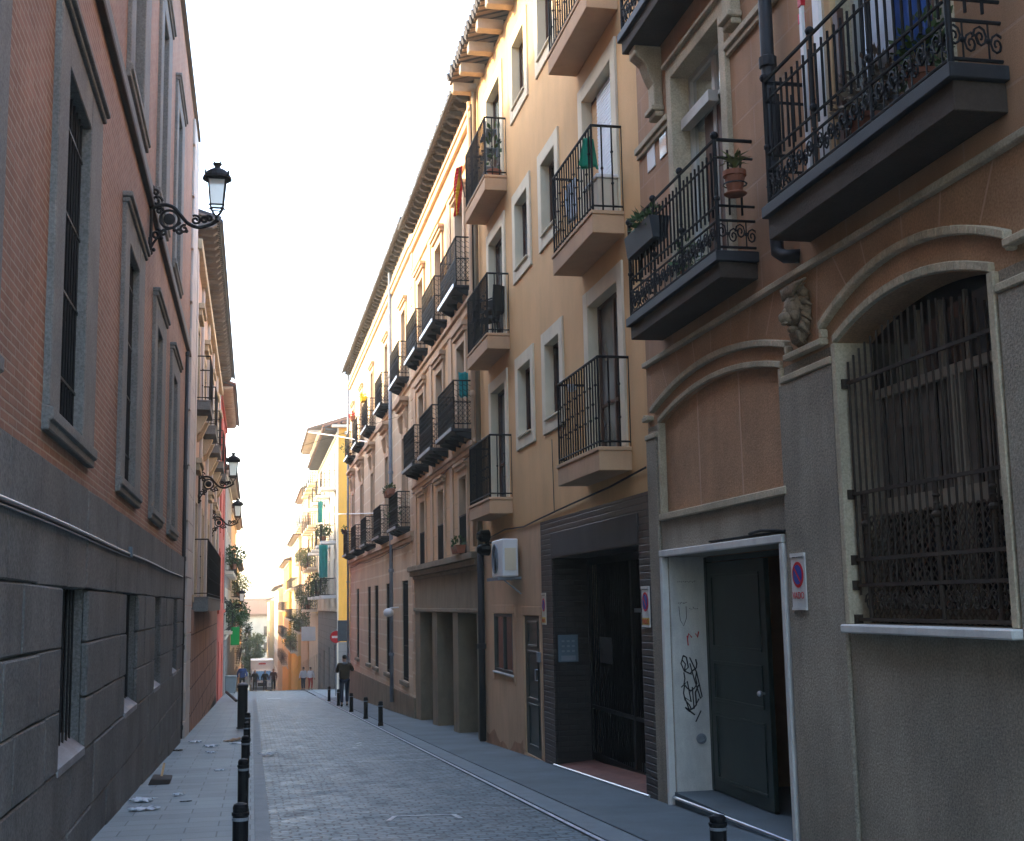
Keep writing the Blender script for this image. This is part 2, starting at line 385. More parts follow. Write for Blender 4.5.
# thin worn white edge line along the right kerb
strip('road_marking', 2.872, 2.915, m_paint, .012, y0=4, y1=60)
mb = MB()
for (xa, xb) in ((-900, -.0), (0, 900)):
    ys = [-120, -60]+[y for y in YS if y > 0]+[420, 700, 1400]
    for a, b in zip(ys, ys[1:]): mb.quad((xa, a, zg(a)-.12), (xb, a, zg(a)-.12), (xb, b, zg(b)-.12), (xa, b, zg(b)-.12))
tag(mb.build('terrain', m_terrain), kind='structure')
# painted scrawl marks on the setts
def mark(pts, wd):
    mb = MB()
    for a, b in zip(pts, pts[1:]):
        a = Vector(a); b = Vector(b); d = (b-a).normalized(); n = Vector((-d.y, d.x))*wd/2
        P = lambda q: (q.x, q.y, zg(q.y)+.006)
        mb.quad(P(a-n), P(b-n), P(b+n), P(a+n))
    return tag(mb.build('road_marking', m_paint), kind='structure')
mark([(1.32, 12.72), (1.42, 13.05), (2.0, 12.95), (2.02, 12.62)], .05)
for i in range(9):
    a = i/8*PI; x = 1.45-.55*math.cos(a); y = 24.6-1.6*math.sin(a)
    mark([(x-.05, y), (x+.06, y-.12+.05*i)], .045)
mark([(.65, 58), (1.25, 58)], .5)
mark([(.18, 20.3), (2.86, 20.1)], .03)

# ------------------------------------------------------------------ facades
class Fac:
    """facade plane at x = X, outward normal along s (+1 or -1); d = distance out of the plane"""
    def __init__(s, root, X, sg): s.r, s.X, s.g = root, X, sg
    def x(s, d): return s.X+s.g*d
    def box(s, mb, d0, d1, y0, y1, z0, z1): mb.box(s.x(d0), s.x(d1), y0, y1, z0, z1)
    def wall(s, name, mat, y0, y1, z0, z1, holes=(), d=0, back=8, body=True, cap=True):
        mb = MB()
        ys = sorted({y0, y1} | {v for h in holes for v in h[:2]}); zs = sorted({z0, z1} | {v for h in holes for v in h[2:4]})
        ys = [v for v in ys if y0 <= v <= y1]; zs = [v for v in zs if z0 <= v <= z1]
        X = s.x(d)
        for ya, yb in zip(ys, ys[1:]):
            for za, zb in zip(zs, zs[1:]):
                cy, cz = (ya+yb)/2, (za+zb)/2
                if any(h[0] < cy < h[1] and h[2] < cz < h[3] for h in holes): continue
                mb.quad((X, ya, za), (X, yb, za), (X, yb, zb), (X, ya, zb))
        for h in holes:
            a, b, c, e = h[:4]; dd = h[4] if len(h) > 4 else .2; Xi = s.x(d-dd)
            skip = h[5] if len(h) > 5 else ''
            if 'b' not in skip: mb.quad((X, a, c), (X, b, c), (Xi, b, c), (Xi, a, c))
            if 't' not in skip: mb.quad((X, a, e), (X, b, e), (Xi, b, e), (Xi, a, e))
            mb.quad((X, a, c), (X, a, e), (Xi, a, e), (Xi, a, c)); mb.quad((X, b, c), (X, b, e), (Xi, b, e), (Xi, b, c))
        if body:
            Xb = s.x(-back)
            mb.quad((X, y0, z0), (X, y0, z1), (Xb, y0, z1), (Xb, y0, z0)); mb.quad((X, y1, z0), (X, y1, z1), (Xb, y1, z1), (Xb, y1, z0))
            mb.quad((Xb, y0, z0), (Xb, y1, z0), (Xb, y1, z1), (Xb, y0, z1))
            if cap: mb.quad((X, y0, z1), (X, y1, z1), (Xb, y1, z1), (Xb, y0, z1))
        bmesh.ops.remove_doubles(mb.b, verts=mb.b.verts[:], dist=1e-5)
        return mb.build(name, mat, s.r)
    def slab(s, name, mat, d0, d1, y0, y1, z0, z1, parent=None, bevel=.008):
        mb = MB(); s.box(mb, d0, d1, y0, y1, z0, z1); return mb.build(name, mat, parent or s.r, bevel=bevel)
    def window(s, y0, y1, z0, z1, depth=.18, sur=0, surm=None, proud=.03, sash=None, pane=None, sill=0, mull=1, bars=0, name='window', fw=.05, label=None, top=0, rails=(.5,)):
        """hole is y0..y1, z0..z1; surround sits round it; sash and pane at the back of the reveal"""
        sash = sash or m_wood; pane = pane or m_glass
        e = .006
        if sur:
            mb = MB()
            s.box(mb, -depth, proud, y0-sur, y0+e, z0-(sur if not sill else 0), z1+sur)
            s.box(mb, -depth, proud, y1-e, y1+sur, z0-(sur if not sill else 0), z1+sur)
            s.box(mb, -depth, proud-.002, y0+e, y1-e, z1-e, z1+sur-.002)
            s.box(mb, -depth, proud-.002, y0+e, y1-e, z0-(sur if not sill else .05), z0+e)
            if top:
                s.box(mb, -.01, proud+.05, y0-sur-.05, y1+sur+.05, z1+sur+.001, z1+sur+top*.5); s.box(mb, -.01, proud+.09, y0-sur-.09, y1+sur+.09, z1+sur+top*.5+.001, z1+sur+top)
            p = mb.build(name, surm, s.r, bevel=.006)
        else: p = None
        mb = MB(); dA, dB = -depth-.0+.004, -depth+.055
        s.box(mb, dA, dB, y0+e, y0+fw, z0+e, z1-e); s.box(mb, dA, dB, y1-fw, y1-e, z0+e, z1-e)
        s.box(mb, dA, dB-.004, y0+fw, y1-fw, z1-fw, z1-e); s.box(mb, dA, dB-.004, y0+fw, y1-fw, z0+e, z0+fw)
        for i in range(mull):
            c = y0+(y1-y0)*(i+1)/(mull+1); s.box(mb, dA, dB-.008, c-fw*.6, c+fw*.6, z0+fw, z1-fw)
        for q in rails:
            c = z0+(z1-z0)*q; s.box(mb, dA, dB-.012, y0+fw, y1-fw, c-.02, c+.02)
        f = mb.build('sash' if p else name, sash, p or s.r)
        top_ = p or f
        mb = MB(); X = s.x(-depth+.02); mb.quad((X, y0, z0), (X, y1, z0), (X, y1, z1), (X, y0, z1)); mb.build('pane', pane, top_)
        if sill:
            mb = MB(); s.box(mb, -depth, .09, y0-sur-.03, y1+sur+.03, z0-sill, z0-.002); mb.build('sill', surm or m_cream, top_, bevel=.008)
        if bars:
            mb = MB(); n = max(2, round((y1-y0)/bars))
            for i in range(n+1):
                y = y0+.03+(y1-y0-.06)*i/n; s.box(mb, -.05, -.035, y-.008, y+.008, z0+.01, z1-.01)
            for q in (.03, .35, .65, .97):
                z = z0+(z1-z0)*q; s.box(mb, -.054, -.031, y0+.01, y1-.01, z-.01, z+.01)
            mb.build('grille', m_iron, top_)
        if label: top_['label'] = label
        return top_
    def balcony(s, y0, y1, z, proj=.37, th=.25, mat=None, h=1.04, pitch=.115, r=.009, style='plain', label=None, railm=None, lip=None):
        mat = mat or m_slabtan; mb = MB()
        if style == 'iron':      # thin slab on iron brackets
            s.box(mb, 0, proj+.03, y0, y1, z-.06, z)
            n = max(2, int((y1-y0)/.7))
            for i in range(n+1):
                y = y0+.08+(y1-y0-.16)*i/n
                mb.prism([(s.x(0), z-.062), (s.x(proj*.9), z-.062), (s.x(proj*.85), z-.11), (s.x(0), z-.22)], 'y', y-.025, y+.025)
        elif style == 'mould':
            s.box(mb, 0, proj+.03, y0-.03, y1+.03, z-.09, z); m3 = MB(); s.box(m3, 0, proj-.01, y0+.01, y1-.01, z-th, z-.091)
        else:
            P = [(y0, z-.045), (y1, z-.045), (y1, z-th), (y0, z-th)]
            s.box(mb, 0, proj+.015, y0-.015, y1+.015, z-.045, z); s.box(mb, 0, proj, y0, y1, z-th, z-.046)
        b = mb.build('balcony', mat, s.r, bevel=.006)
        if style == 'mould': m3.build('balcony_underside', m_slabbrown, b, bevel=.006)
        if lip: m2 = MB(); s.box(m2, proj+.031, proj+.05, y0, y1, z-.05, z+.02); m2.build('edge_strip', lip, b)
        mb = MB(); xo = s.x(proj-.02); zt = z+h; q = .012
        ya, yb = y0+.03, y1-.03
        def run(P0, P1, n, zlo, zhi, rad, k=5):
            for i in range(n+1):
                t_ = i/n; x = P0[0]+(P1[0]-P0[0])*t_; y = P0[1]+(P1[1]-P0[1])*t_
                mb.tube([(x, y, zlo), (x, y, zhi)], rad, k)
        for seg in (((s.x(0), ya), (xo, ya)), ((xo, ya), (xo, yb)), ((xo, yb), (s.x(0), yb))):
            (xa, yA), (xb, yB) = seg; L = math.hypot(xb-xa, yB-yA)
            hs = {'plain': (1.0, .06), 'iron': (1.0, .55, .1), 'mould': (1.0, .84, .41, .28, .045)}[style]
            for f in hs:
                zz = z+h*f; mb.tube([(xa, yA, zz), (xb, yB, zz)], q if f < 1 else q*1.35, 6)
            n = max(2, round(L/pitch))
            if style == 'mould':
                for i in range(1, n):
                    t_ = i/n; x = xa+(xb-xa)*t_; y = yA+(yB-yA)*t_
                    mb.tube([(x, y, z+.33), (x, y, z+.91)], r, 5); 
                m_ = max(1, round(L/.17))
                for i in range(m_):
                    c0, c1 = (i+.5)/m_, L/m_
                    cx, cyy = xa+(xb-xa)*c0, yA+(yB-yA)*c0; ux, uy = (xb-xa)/L, (yB-yA)/L
                    for sgn in (-1, 1):
                        pts = []
                        for k in range(15):
                            a = k/14*3.4*PI; rr = .055*(1-k/17)
                            pts.append((cx+ux*sgn*(.052+rr*math.cos(a)*.9), cyy+uy*sgn*(.052+rr*math.cos(a)*.9), z+.165+sgn*.02+rr*1.35*math.sin(a)))
                        mb.tube(pts, .008, 4)
                    mb.blob((cx, cyy, z+.165), .018, 6)
                    mb.tube([(cx, cyy, z+.05), (cx, cyy, z+.27)], .006, 4)
            else:
                run((xa, yA), (xb, yB), n, z, zt, r)
                if style == 'plain':
                    for i in range(1, n):
                        t_ = i/n; x = xa+(xb-xa)*t_; y = yA+(yB-yA)*t_
                        for f in ((.33, .7) if i % 2 else (.5,)): mb.blob((x, y, z+h*f), .020, 6)
                else:    # cast lattice infill behind the bars in the lower half
                    for i in range(n):
                        t0, t1 = i/n, (i+1)/n
                        A = (xa+(xb-xa)*t0, yA+(yB-yA)*t0); B = (xa+(xb-xa)*t1, yA+(yB-yA)*t1)
                        for f in (.1, .21, .32, .43):
                            mb.tube([(A[0], A[1], z+h*f), (B[0], B[1], z+h*(f+.11))], .006, 4); mb.tube([(B[0], B[1], z+h*f), (A[0], A[1], z+h*(f+.11))], .006, 4)
                            mb.tube([(A[0], A[1], z+h*(f+.45)), (B[0], B[1], z+h*(f+.5))], .006, 4)
        for P in ((xo, ya), (xo, yb)):
            mb.tube([(P[0], P[1], z), (P[0], P[1], zt)], .02 if style == 'mould' else .014, 8)
            if style == 'mould': mb.blob((P[0], P[1], zt+.035), .037, 10); mb.blob((P[0], P[1], z+.47), .03, 8)
        if style == 'mould':
            for f in (.36, .68):
                y = ya+(yb-ya)*f
                mb.tube([(xo, y, z), (xo, y, zt)], .014, 8); mb.blob((xo, y, zt+.035), .035, 10)
                for hz, rr in ((.46, .032), (.52, .018), (.40, .018), (.3, .022)): mb.blob((xo, y, z+hz), rr, 8, (1, 1, .6 if rr < .03 else 1))
        mb.build('railing', railm or m_iron, b, smooth=False)
        if label: b['label'] = label
        return b
    def eave(s, y0, y1, z, over, pitch, rw, rh, rm, sm, tm, depth=5, rise=.32, corb=False):
        """tiled roof slab with rafters under its overhang"""
        mb = MB(); xo = s.x(over); xi = s.x(-depth)
        mb.prism([(xo, z), (xo, z+.05), (xi, z+.05+(over+depth)*rise), (xi, z+(over+depth)*rise)], 'y', y0, y1)
        r = mb.build('roof', sm, s.r)
        mb = MB(); n = round((y1-y0)/pitch)
        for i in range(n+1):
            y = y0+.05+(y1-y0-.1-rw)*i/n
            mb.prism([(s.x(0), z-.02), (s.x(over-.04), z-.02), (s.x(over-.04), z-rh*(.92 if corb else .55)), (s.x(over-(.06 if corb else .14)), z-rh), (s.x(0), z-rh)], 'y', y, y+rw)
        mb.split('rafter', rm, r)
        mb = MB(); tp = .21; n = int((y1-y0)/tp)
        for i in range(n):
            y = y0+tp*(i+.5); j = random.uniform(-.015, .015)
            mb.tube([(s.x(over+.06+j), y, z+.055), (xi, y, z+.06+(over+depth+.06)*rise)], [.085, .08], 8)
        mb.build('roof_tiles', tm, r)
        if not corb: mb = MB(); mb.tube([(s.x(over+.07), y0, z-.01), (s.x(over+.07), y1, z-.01)], .045, 8); mb.build('gutter', m_rafter, r)
        return r

def pipe(name, pts, r, label, cat='drainpipe', mat=None, group=None, collars=()):
    t = thing(name, pts[-1] if pts[-1][2] < pts[0][2] else pts[0], label, cat, group)
    mb = MB(); mb.tube(pts, r, 10); mb.build('pipe', mat or m_lead, t, smooth=True)
    if collars:
        mb = MB()
        for z in collars: mb.lathe((pts[0][0], pts[0][1], z), [(r*1.05, -.05), (r*1.35, -.04), (r*1.35, .04), (r*1.05, .05)], 10)
        mb.split('collar', mat or m_lead, t)
    return t

# ================================================================== BROWN BUILDING (right, nearest)
A = thing('building', (4.2, 8, zg(8)), 'brown building with grey ground floor, arched barred window and iron balconies, nearest on the right', 'building')
FA = Fac(A, 4.2, -1)
SPR = 1.84
def arc(y, c, hw, zs, rise): return zs+rise*(1-((y-c)/hw)**2)
def arcstrip(mb, F, c, hw, zs, rise, wd, d0, d1, n=28):
    for i in range(n):
        a, b = c-hw+2*hw*i/n, c-hw+2*hw*(i+1)/n
        za, zb = arc(a, c, hw, zs, rise), arc(b, c, hw, zs, rise)
        P = [(F.x(d), y, z) for d in (d0, d1) for y, z in ((a, za), (b, zb), (b, zb+wd), (a, za+wd))]
        v = [mb.b.verts.new(p) for p in P]
        for f in ((0, 1, 2, 3), (4, 7, 6, 5), (0, 4, 5, 1), (3, 2, 6, 7), (0, 3, 7, 4), (1, 5, 6, 2)): mb.b.faces.new([v[k] for k in f])
def spandrel(mb, F, c, hw, zs, rise, ztop, depth, n=28):
    for i in range(n):
        a, b = c-hw+2*hw*i/n, c-hw+2*hw*(i+1)/n
        za, zb = arc(a, c, hw, zs, rise), arc(b, c, hw, zs, rise)
        X, Xi = F.x(0), F.x(-depth)
        mb.quad((X, a, za), (X, b, zb), (X, b, ztop), (X, a, ztop)); mb.quad((X, a, za), (X, b, zb), (Xi, b, zb), (Xi, a, za))
W1 = (6.42, 8.40); PN = (9.44, 12.55)
FA.wall('ground_floor_wall', m_cement, 0, 13.0, -2.8, SPR, [(9.56, 12.57, -2.8, .43, .45), (*W1, -.2, SPR, .28, 't'), (*PN, .88, SPR, .05, 't'), (1.9, 4.3, -.2, SPR, .28, 't')], cap=False)
lw = FA.wall('upper_wall', m_brownblock, 0, 13.0, 2.53, 13.5, [(10.37, 11.73, 2.92, 5.32, .22), (6.75, 8.2, 2.98, 5.35, .22), (10.37, 11.73, 6.1, 8.5, .22), (6.75, 8.2, 6.1, 8.5, .22)])
FA.wall('arch_band', m_brown, 0, 13.0, SPR, 2.53, [(*W1, SPR, 2.021, .28, 'tb'), (*PN, SPR, 2.021, .05, 'tb'), (1.9, 4.3, SPR, 2.021, .28, 'tb')], body=False)
mb = MB()
for (a, b, dp) in ((*W1, .28), (*PN, .05), (1.9, 4.3, .28)): spandrel(mb, FA, (a+b)/2, (b-a)/2, SPR, .18, 2.021, dp)
mb.split('arch_spandrel', m_brown, A)
mb = MB(); X = FA.x(-.045); mb.quad((X, PN[0], .88), (X, PN[1], .88), (X, PN[1], 2.03), (X, PN[0], 2.03)); pn = mb.build('blind_panel', m_brown, A)
mb = MB()
for y in (10.47, 11.55): FA.box(mb, -.045, -.041, y-.011, y+.011, .9, 2.0)
mb.build('panel_joint', M('pale_joint', (.50, .32, .21), .9), pn)
# mouldings
mb = MB()
for (a, b) in (PN,):
    FA.box(mb, -.045, .03, a-.055, a+.004, .88, SPR); FA.box(mb, -.045, .03, b-.004, b+.055, .88, SPR); FA.box(mb, -.045, .045, a-.06, b+.06, .81, .879)
    arcstrip(mb, FA, (a+b)/2, (b-a)/2+.04, SPR, .185, .055, -.04, .033)
    arcstrip(mb, FA, (a+b)/2, (b-a)/2+.21, 1.97, .23, .06, -.01, .06)
for (a, b) in (W1, (1.9, 4.3)):
    arcstrip(mb, FA, (a+b)/2, (b-a)/2+.22, 1.98, .27, .06, -.01, .06)
FA.box(mb, -.02, .055, 0, 12.995, 2.50, 2.555)
for (a, b, z) in ((8.56, 9.24, 1.86), (12.78, 12.99, 1.9), (4.6, 6.2, 1.93)): FA.box(mb, 0, .075, a, b, z, z+.05)
for (a, b) in ((8.47, 9.37), (12.62, 12.99), (4.4, 6.34)): FA.box(mb, 0, .05, a, b, 1.70, 1.755)
for (a, b) in ((8.56, 8.61), (9.19, 9.24), (6.15, 6.2), (12.94, 12.99)): FA.box(mb, 0, .058, a, b, 1.912, 1.98)
FA.box(mb, 0, .06, 11.9, 12.99, 4.93, 5.0); FA.box(mb, 0, .035, 11.9, 12.99, 4.87, 4.929)
FA.box(mb, 0, .06, 8.36, 10.24, 4.93, 5.0); FA.box(mb, 0, .035, 8.36, 10.24, 4.87, 4.929)
mb.build('moulding', m_limestone, A, bevel=.008)
mb = MB()
for i, (y, y2) in enumerate([(12.8, 12.86), (12.3, 12.5), (11.9, 12.0), (11.45, 11.5), (11.0, 11.0), (10.5, 10.47), (10.1, 10.0), (9.7, 9.5), (9.1, 9.1), (8.75, 8.68), (8.2, 8.42), (7.9, 7.98), (7.4, 7.4), (6.95, 6.9), (6.5, 6.32)]):
    hw = 1.78 if y > 9.3 else 1.22; c = 11.0 if y > 9.3 else 7.41
    zb = 2.04+.2*max(0, 1-((y-c)/hw)**2) if abs(y-c) < hw else 1.93
    if y in (9.1, 8.75): zb = 1.93
    X = FA.x(.004); mb.quad((X, y-.01, zb+.04), (X, y+.01, zb+.04), (X, y2+.01, 2.5), (X, y2-.01, 2.5))
mb.split('voussoir_joint', bpy.data.materials['pale_joint'], A)
# piers slightly proud of the grey wall
mb = MB()
FA.box(mb, 0, .035, 8.47, 9.44, -2.3, 1.699); FA.box(mb, 0, .035, 4.4, 6.34, -2.3, 1.699); FA.box(mb, 0, .035, 12.66, 12.99, -2.3, 1.699)
mb.split('pier', m_cement, A, bevel=.012)
# arched window with its cage grille
for k, (a, b) in enumerate(((W1), (1.9, 4.3))):
    mb = MB()
    FA.box(mb, -.28, .04, b-.006, b+.06, -.2, SPR); FA.box(mb, -.28, .04, a-.06, a+.006, -.2, SPR)
    arcstrip(mb, FA, (a+b)/2, (b-a)/2+.03, SPR, .185, .06, -.28, .042)
    wn = mb.build('arched_window', m_limestone, A, bevel=.006)
    mb = MB(); FA.box(mb, -.28, .10, a-.09, b+.03, -.262, -.202); mb.build('sill', m_whitestone, wn, bevel=.01)
    mb = MB(); mid = a+(b-a)*.42
    for y0_, y1_ in ((a+.02, a+.09), (mid-.075, mid-.012), (mid+.012, mid+.075), (b-.10, b-.03)): FA.box(mb, -.275, -.21, y0_, y1_, -.19, 1.46)
    for z0_, z1_ in ((-.19, -.1), (.56, .68), (1.40, 1.47)): FA.box(mb, -.275, -.214, a+.02, b-.03, z0_, z1_)
    for f in (.2, .35, .5, .65, .8): FA.box(mb, -.272, -.235, a+(b-a)*f-.012, a+(b-a)*f+.012, 1.47, 1.93)
    mb.build('casement', m_oldwood, wn)
    mb = MB(); X = FA.x(-.262); mb.quad((X, a, -.2), (X, b, -.2), (X, b, 2.02), (X, a, 2.02)); mb.build('pane', m_glass, wn)
    mb = MB()
    n = 16
    for i in range(n):
        y = a+.1+(b-a-.2)*i/(n-1); FA.box(mb, -.258, -.25+.006*(i % 2), y-.045, y+.045, .68, 1.40)
    mb.build('curtain', m_curtain, wn)
    mb = MB()
    zr = (1.53, .72, .25, .07, -.17)
    for z in zr: FA.box(mb, -.045, -.020, a+.02, b-.02, z-.012, z+.012)
    nb_ = 21
    for i in range(nb_+1):
        y = a+.06+(b-a-.12)*i/nb_
        mb.tube([(FA.x(-.033), y, .0 if i % 2 else .07), (FA.x(-.033), y, arc(y, (a+b)/2, (b-a)/2, 1.66, .22))], .0085, 6)
    for y in (b-.2, mid, a+.2):
        mb.tube([(FA.x(-.033), y, -.17), (FA.x(-.033), y, .72)], .016, 8)
        for z, r in ((.50, .038), (.57, .022), (.43, .022), (.62, .026)): mb.blob((FA.x(-.033), y, z), r, 10, (1, 1, .65))
    for z in zr: FA.box(mb, -.055, .004, b-.03, b+.045, z-.035, z+.035)
    nn = 9
    for i in range(nn):
        cyy = a+.12+(b-a-.24)*(i+.5)/nn
        for sgn in (-1, 1):
            mb.tube([(FA.x(-.033), cyy+sgn*(.045+.05*(1-q/17)*math.cos(q/14*3.3*PI)), -.05+.055*(1-q/17)*math.sin(q/14*3.3*PI)*1.3) for q in range(15)], .006, 4)
    mb.build('grille', m_rust, wn)
    mb = MB(); q = .062; X = FA.x(-.12)
    i = 0
    y = a-.8
    while y < b+.8:
        for sg in (-1, 1):
            pts = [(y, -.19), (y+sg*.75, .56)]
            (ya, za), (yb, zb) = pts
            # clip to the opening
            def clip(t): return (ya+(yb-ya)*t, za+(zb-za)*t)
            t0, t1 = 0, 1
            for lo, hi in ((a+.02, b-.02),):
                dy = yb-ya; ta, tb = sorted(((lo-ya)/dy, (hi-ya)/dy)); t0, t1 = max(t0, ta), min(t1, tb)
            if t1 > t0+.02:
                P, Q = clip(t0), clip(t1); mb.tube([(X+.006*sg, P[0], P[1]), (X+.006*sg, Q[0], Q[1])], .005, 4)
        y += q
    mb.build('lattice', M('bronze_lattice'+str(k), (.13, .095, .07), .6, .2, 5, bmp=.1), wn)
# first-floor balcony doors
def balc_door(F, y0, y1, z0, z1, label, pane):
    p = F.window(y0, y1, z0, z1, depth=.2, sur=.14, surm=m_limestone, proud=.05, sash=m_whitewood, pane=pane, mull=1, fw=.06, name='balcony_door', rails=(.8,), label=label)
    mb = MB(); F.box(mb, -.01, .09, y0-.16, y1+.16, z1+.141, z1+.19); mb.build('lintel_moulding', m_limestone, p, bevel=.01); return p
d1 = balc_door(FA, 10.37, 11.73, 2.92, 5.32, 'pale balcony door with bright sky-reflecting fanlight', m_skyglass)
mb = MB(); FA.box(mb, -.14, -.04, 10.9, 11.70, 4.74, 4.85); mb.build('transom', m_whitewood, d1)
mb = MB(); X = FA.x(-.165); mb.quad((X, 10.88, 2.95), (X, 11.35, 2.95), (X, 11.35, 4.74), (X, 10.88, 4.74)); mb.build('dark_opening', m_wood, d1)  # brown sheet stands in for the shade in the half-open door
mb = MB(); X = FA.x(-.16); mb.quad((X, 10.42, 2.95), (X, 10.86, 2.95), (X, 10.86, 4.74), (X, 10.42, 4.74)); mb.build('bright_leaf', m_whitewood, d1)
balc_door(FA, 6.75, 8.2, 2.98, 5.35, 'balcony door hidden behind ladder and clothes', m_glass)
balc_door(FA, 10.37, 11.73, 6.1, 8.5, None, m_glass); balc_door(FA, 6.75, 8.2, 6.1, 8.5, None, m_glass)
FA.balcony(9.80, 12.40, 2.92, .36, .23, m_slabdark, 1.0, .1, .0105, 'mould', 'dark balcony with scrollwork band and ball finials')
FA.balcony(6.13, 8.78, 2.98, .35, .27, m_slabdark, 1.0, .1, .0105, 'mould', 'large dark balcony cropped by the frame, full of stored things')
FA.balcony(9.80, 12.40, 6.07, .36, .23, m_slabdark, 1.0, .1, .0085, 'mould')
for (y, z) in ((12.2, 5.83), (10.02, 5.83)):
    mb = MB()
    mb.prism([(4.2, z), (3.9, z), (3.9, z-.1), (4.0, z-.18), (4.05, z-.32), (4.1, z-.42), (4.1, z-.66), (4.2, z-.66)], 'y', y-.1, y+.1)
    mb.box(4.06, 4.2, y-.13, y+.13, z-.72, z-.661); mb.box(4.1, 4.2, y-.11, y+.11, z-.78, z-.721); mb.build('console', m_limestone, A, bevel=.01)
for (a, b) in ((12.42, 12.68), (12.02, 12.25)):
    pl = FA.slab('wall_plate', m_white if b > 12.5 else m_skyglass, 0, .012, a, b, 4.62, 4.88)
# lion mask
ly, lz = 8.96, 2.19; X = 4.2
mb = MB()
mb.blob((X-.02, ly, lz), .2, 20, (.28, .72, 1.15)); mb.blob((X-.075, ly, lz+.03), .13, 20, (.65, .85, 1.0)); mb.blob((X-.15, ly, lz-.04), .062, 16, (1.1, .8, .8))
mb.blob((X-.13, ly, lz+.0), .05, 14, (1.1, .55, .9)); mb.blob((X-.165, ly, lz-.085), .034, 12, (.8, 1.1, .5)); mb.blob((X-.10, ly, lz-.13), .05, 12, (.9, .9, .6))
for sg in (-1, 1):
    mb.blob((X-.115, ly+sg*.055, lz+.09), .034, 12, (.7, 1.2, .5)); mb.blob((X-.11, ly+sg*.07, lz-.03), .045, 12, (.8, .8, 1)); mb.blob((X-.05, ly+sg*.12, lz+.14), .035, 10)
for i in range(26):
    a = 2*PI*i/26; rr = .135+.02*(i % 2)
    mb.tube([(X-.05, ly+math.cos(a)*rr*.55, lz+math.sin(a)*rr*.95), (X-.075+.01*(i % 3), ly+math.cos(a+.15)*rr*.9, lz+math.sin(a+.15)*rr*1.35), (X-.01, ly+math.cos(a+.35)*rr*1.1, lz+math.sin(a+.35)*rr*1.65)], [.028, .024, .008], 6)
for i in range(7): mb.tube([(X-.13, ly+(i-3)*.028, lz+.12), (X-.12, ly+(i-3)*.04, lz+.2), (X-.03, ly+(i-3)*.045, lz+.25)], [.014, .022, .01], 6)
for i in range(5): mb.tube([(X-.09, ly+(i-2)*.03, lz-.15), (X-.07, ly+(i-2)*.03, lz-.22), (X-.03, ly+(i-2)*.025, lz-.26)], [.02, .018, .006], 6)
lion = mb.build('lion_mask', m_lionst, A, smooth=True); lion['label'] = 'carved stone lion head above the ledge'
# recessed doorway
mb = MB(); FA.box(mb, -.03, .045, 9.49, 9.562, -2.3, .43); FA.box(mb, -.03, .045, 12.568, 12.64, -2.3, .43); FA.box(mb, -.03, .05, 9.488, 12.642, .431, .5)
dw = mb.build('doorway', m_whitestone, A, bevel=.008)
mb = MB(); FA.box(mb, -.45, -.031, 12.535, 12.569, -2.3, .428); FA.box(mb, -.45, -.031, 9.561, 9.58, -2.3, .428); mb.split('plaster_reveal', m_plaster, dw, bevel=.004)
mb = MB(); FA.box(mb, -1.6, -.002, 9.581, 12.534, -2.5, -1.935); mb.build('step', m_asph, dw)
mb = MB(); mb.tube([(4.20, 12.56, -1.99), (4.17, 12.35, -1.975), (4.165, 11.6, -1.955), (4.165, 10.6, -1.935), (4.165, 9.5, -1.915)], .017, 8); mb.build('metal_nosing', m_metal, dw, smooth=True)
mb = MB(); FA.box(mb, -.47, -.40, 12.46, 12.533, -1.93, .42); FA.box(mb, -.47, -.40, 9.582, 9.64, -1.93, .42); FA.box(mb, -.47, -.402, 9.64, 12.46, .37, .42); mb.build('door_frame', m_greendoor, dw, bevel=.005)
mb = MB(); FA.box(mb, -1.9, -.46, 9.3, 9.31, -1.93, .42); FA.box(mb, -1.9, -1.89, 9.3, 12.5, -1.93, .42); FA.box(mb, -1.9, -.472, 9.3, 12.5, .421, .45); FA.box(mb, -1.9, -.46, 12.49, 12.5, -1.93, .42); mb.build('vestibule', m_backwall, dw)
mb = MB(); FA.box(mb, -1.885, -1.84, 9.32, 12.4, -1.12, -1.06); mb.build('vestibule_rail', m_void, dw)
def leafdoor(parent, hinge, length, ang, z0, z1, mat, sgn=1):
    """panelled leaf swung about its hinge, with its handle"""
    mb = MB(); L = length; th = .05
    def bx(a, b, c, d, za, zb): mb.box(a, b, c, d, za, zb)
    bx(-th, 0, 0, L, z0, z1)
    for za, zb in ((z0+.12, z0+.78), (z0+.9, z0+1.3), (z0+1.42, z1-.12)):
        for e in ((.12, L-.12),):
            bx(-th-.012, -th+.002, e[0], e[1], za, za+.03); bx(-th-.012, -th+.002, e[0], e[1], zb-.03, zb)
            bx(-th-.012, -th+.002, e[0], e[0]+.03, za+.03, zb-.03); bx(-th-.012, -th+.002, e[1]-.03, e[1], za+.03, zb-.03)
    R = Matrix.Translation(hinge) @ Matrix.Rotation(ang, 4, 'Z') @ Matrix.Scale(-1, 4, (0, 1, 0))
    bmesh.ops.transform(mb.b, matrix=R, verts=mb.b.verts[:])
    lf = mb.build('door_leaf', mat, parent, bevel=.004)
    mb = MB(); mb.blob((-th-.05, L-.1, z0+1.05), .028, 10); mb.tube([(-th, L-.1, z0+1.05), (-th-.05, L-.1, z0+1.05)], .01, 8)
    bmesh.ops.transform(mb.b, matrix=R, verts=mb.b.verts[:]); mb.build('handle', m_metal, lf, smooth=True); return lf
leafdoor(dw, (4.655, 12.46, 0), 1.50, 0, -1.925, .36, m_greendoor)
bpy.context.view_layer.update()
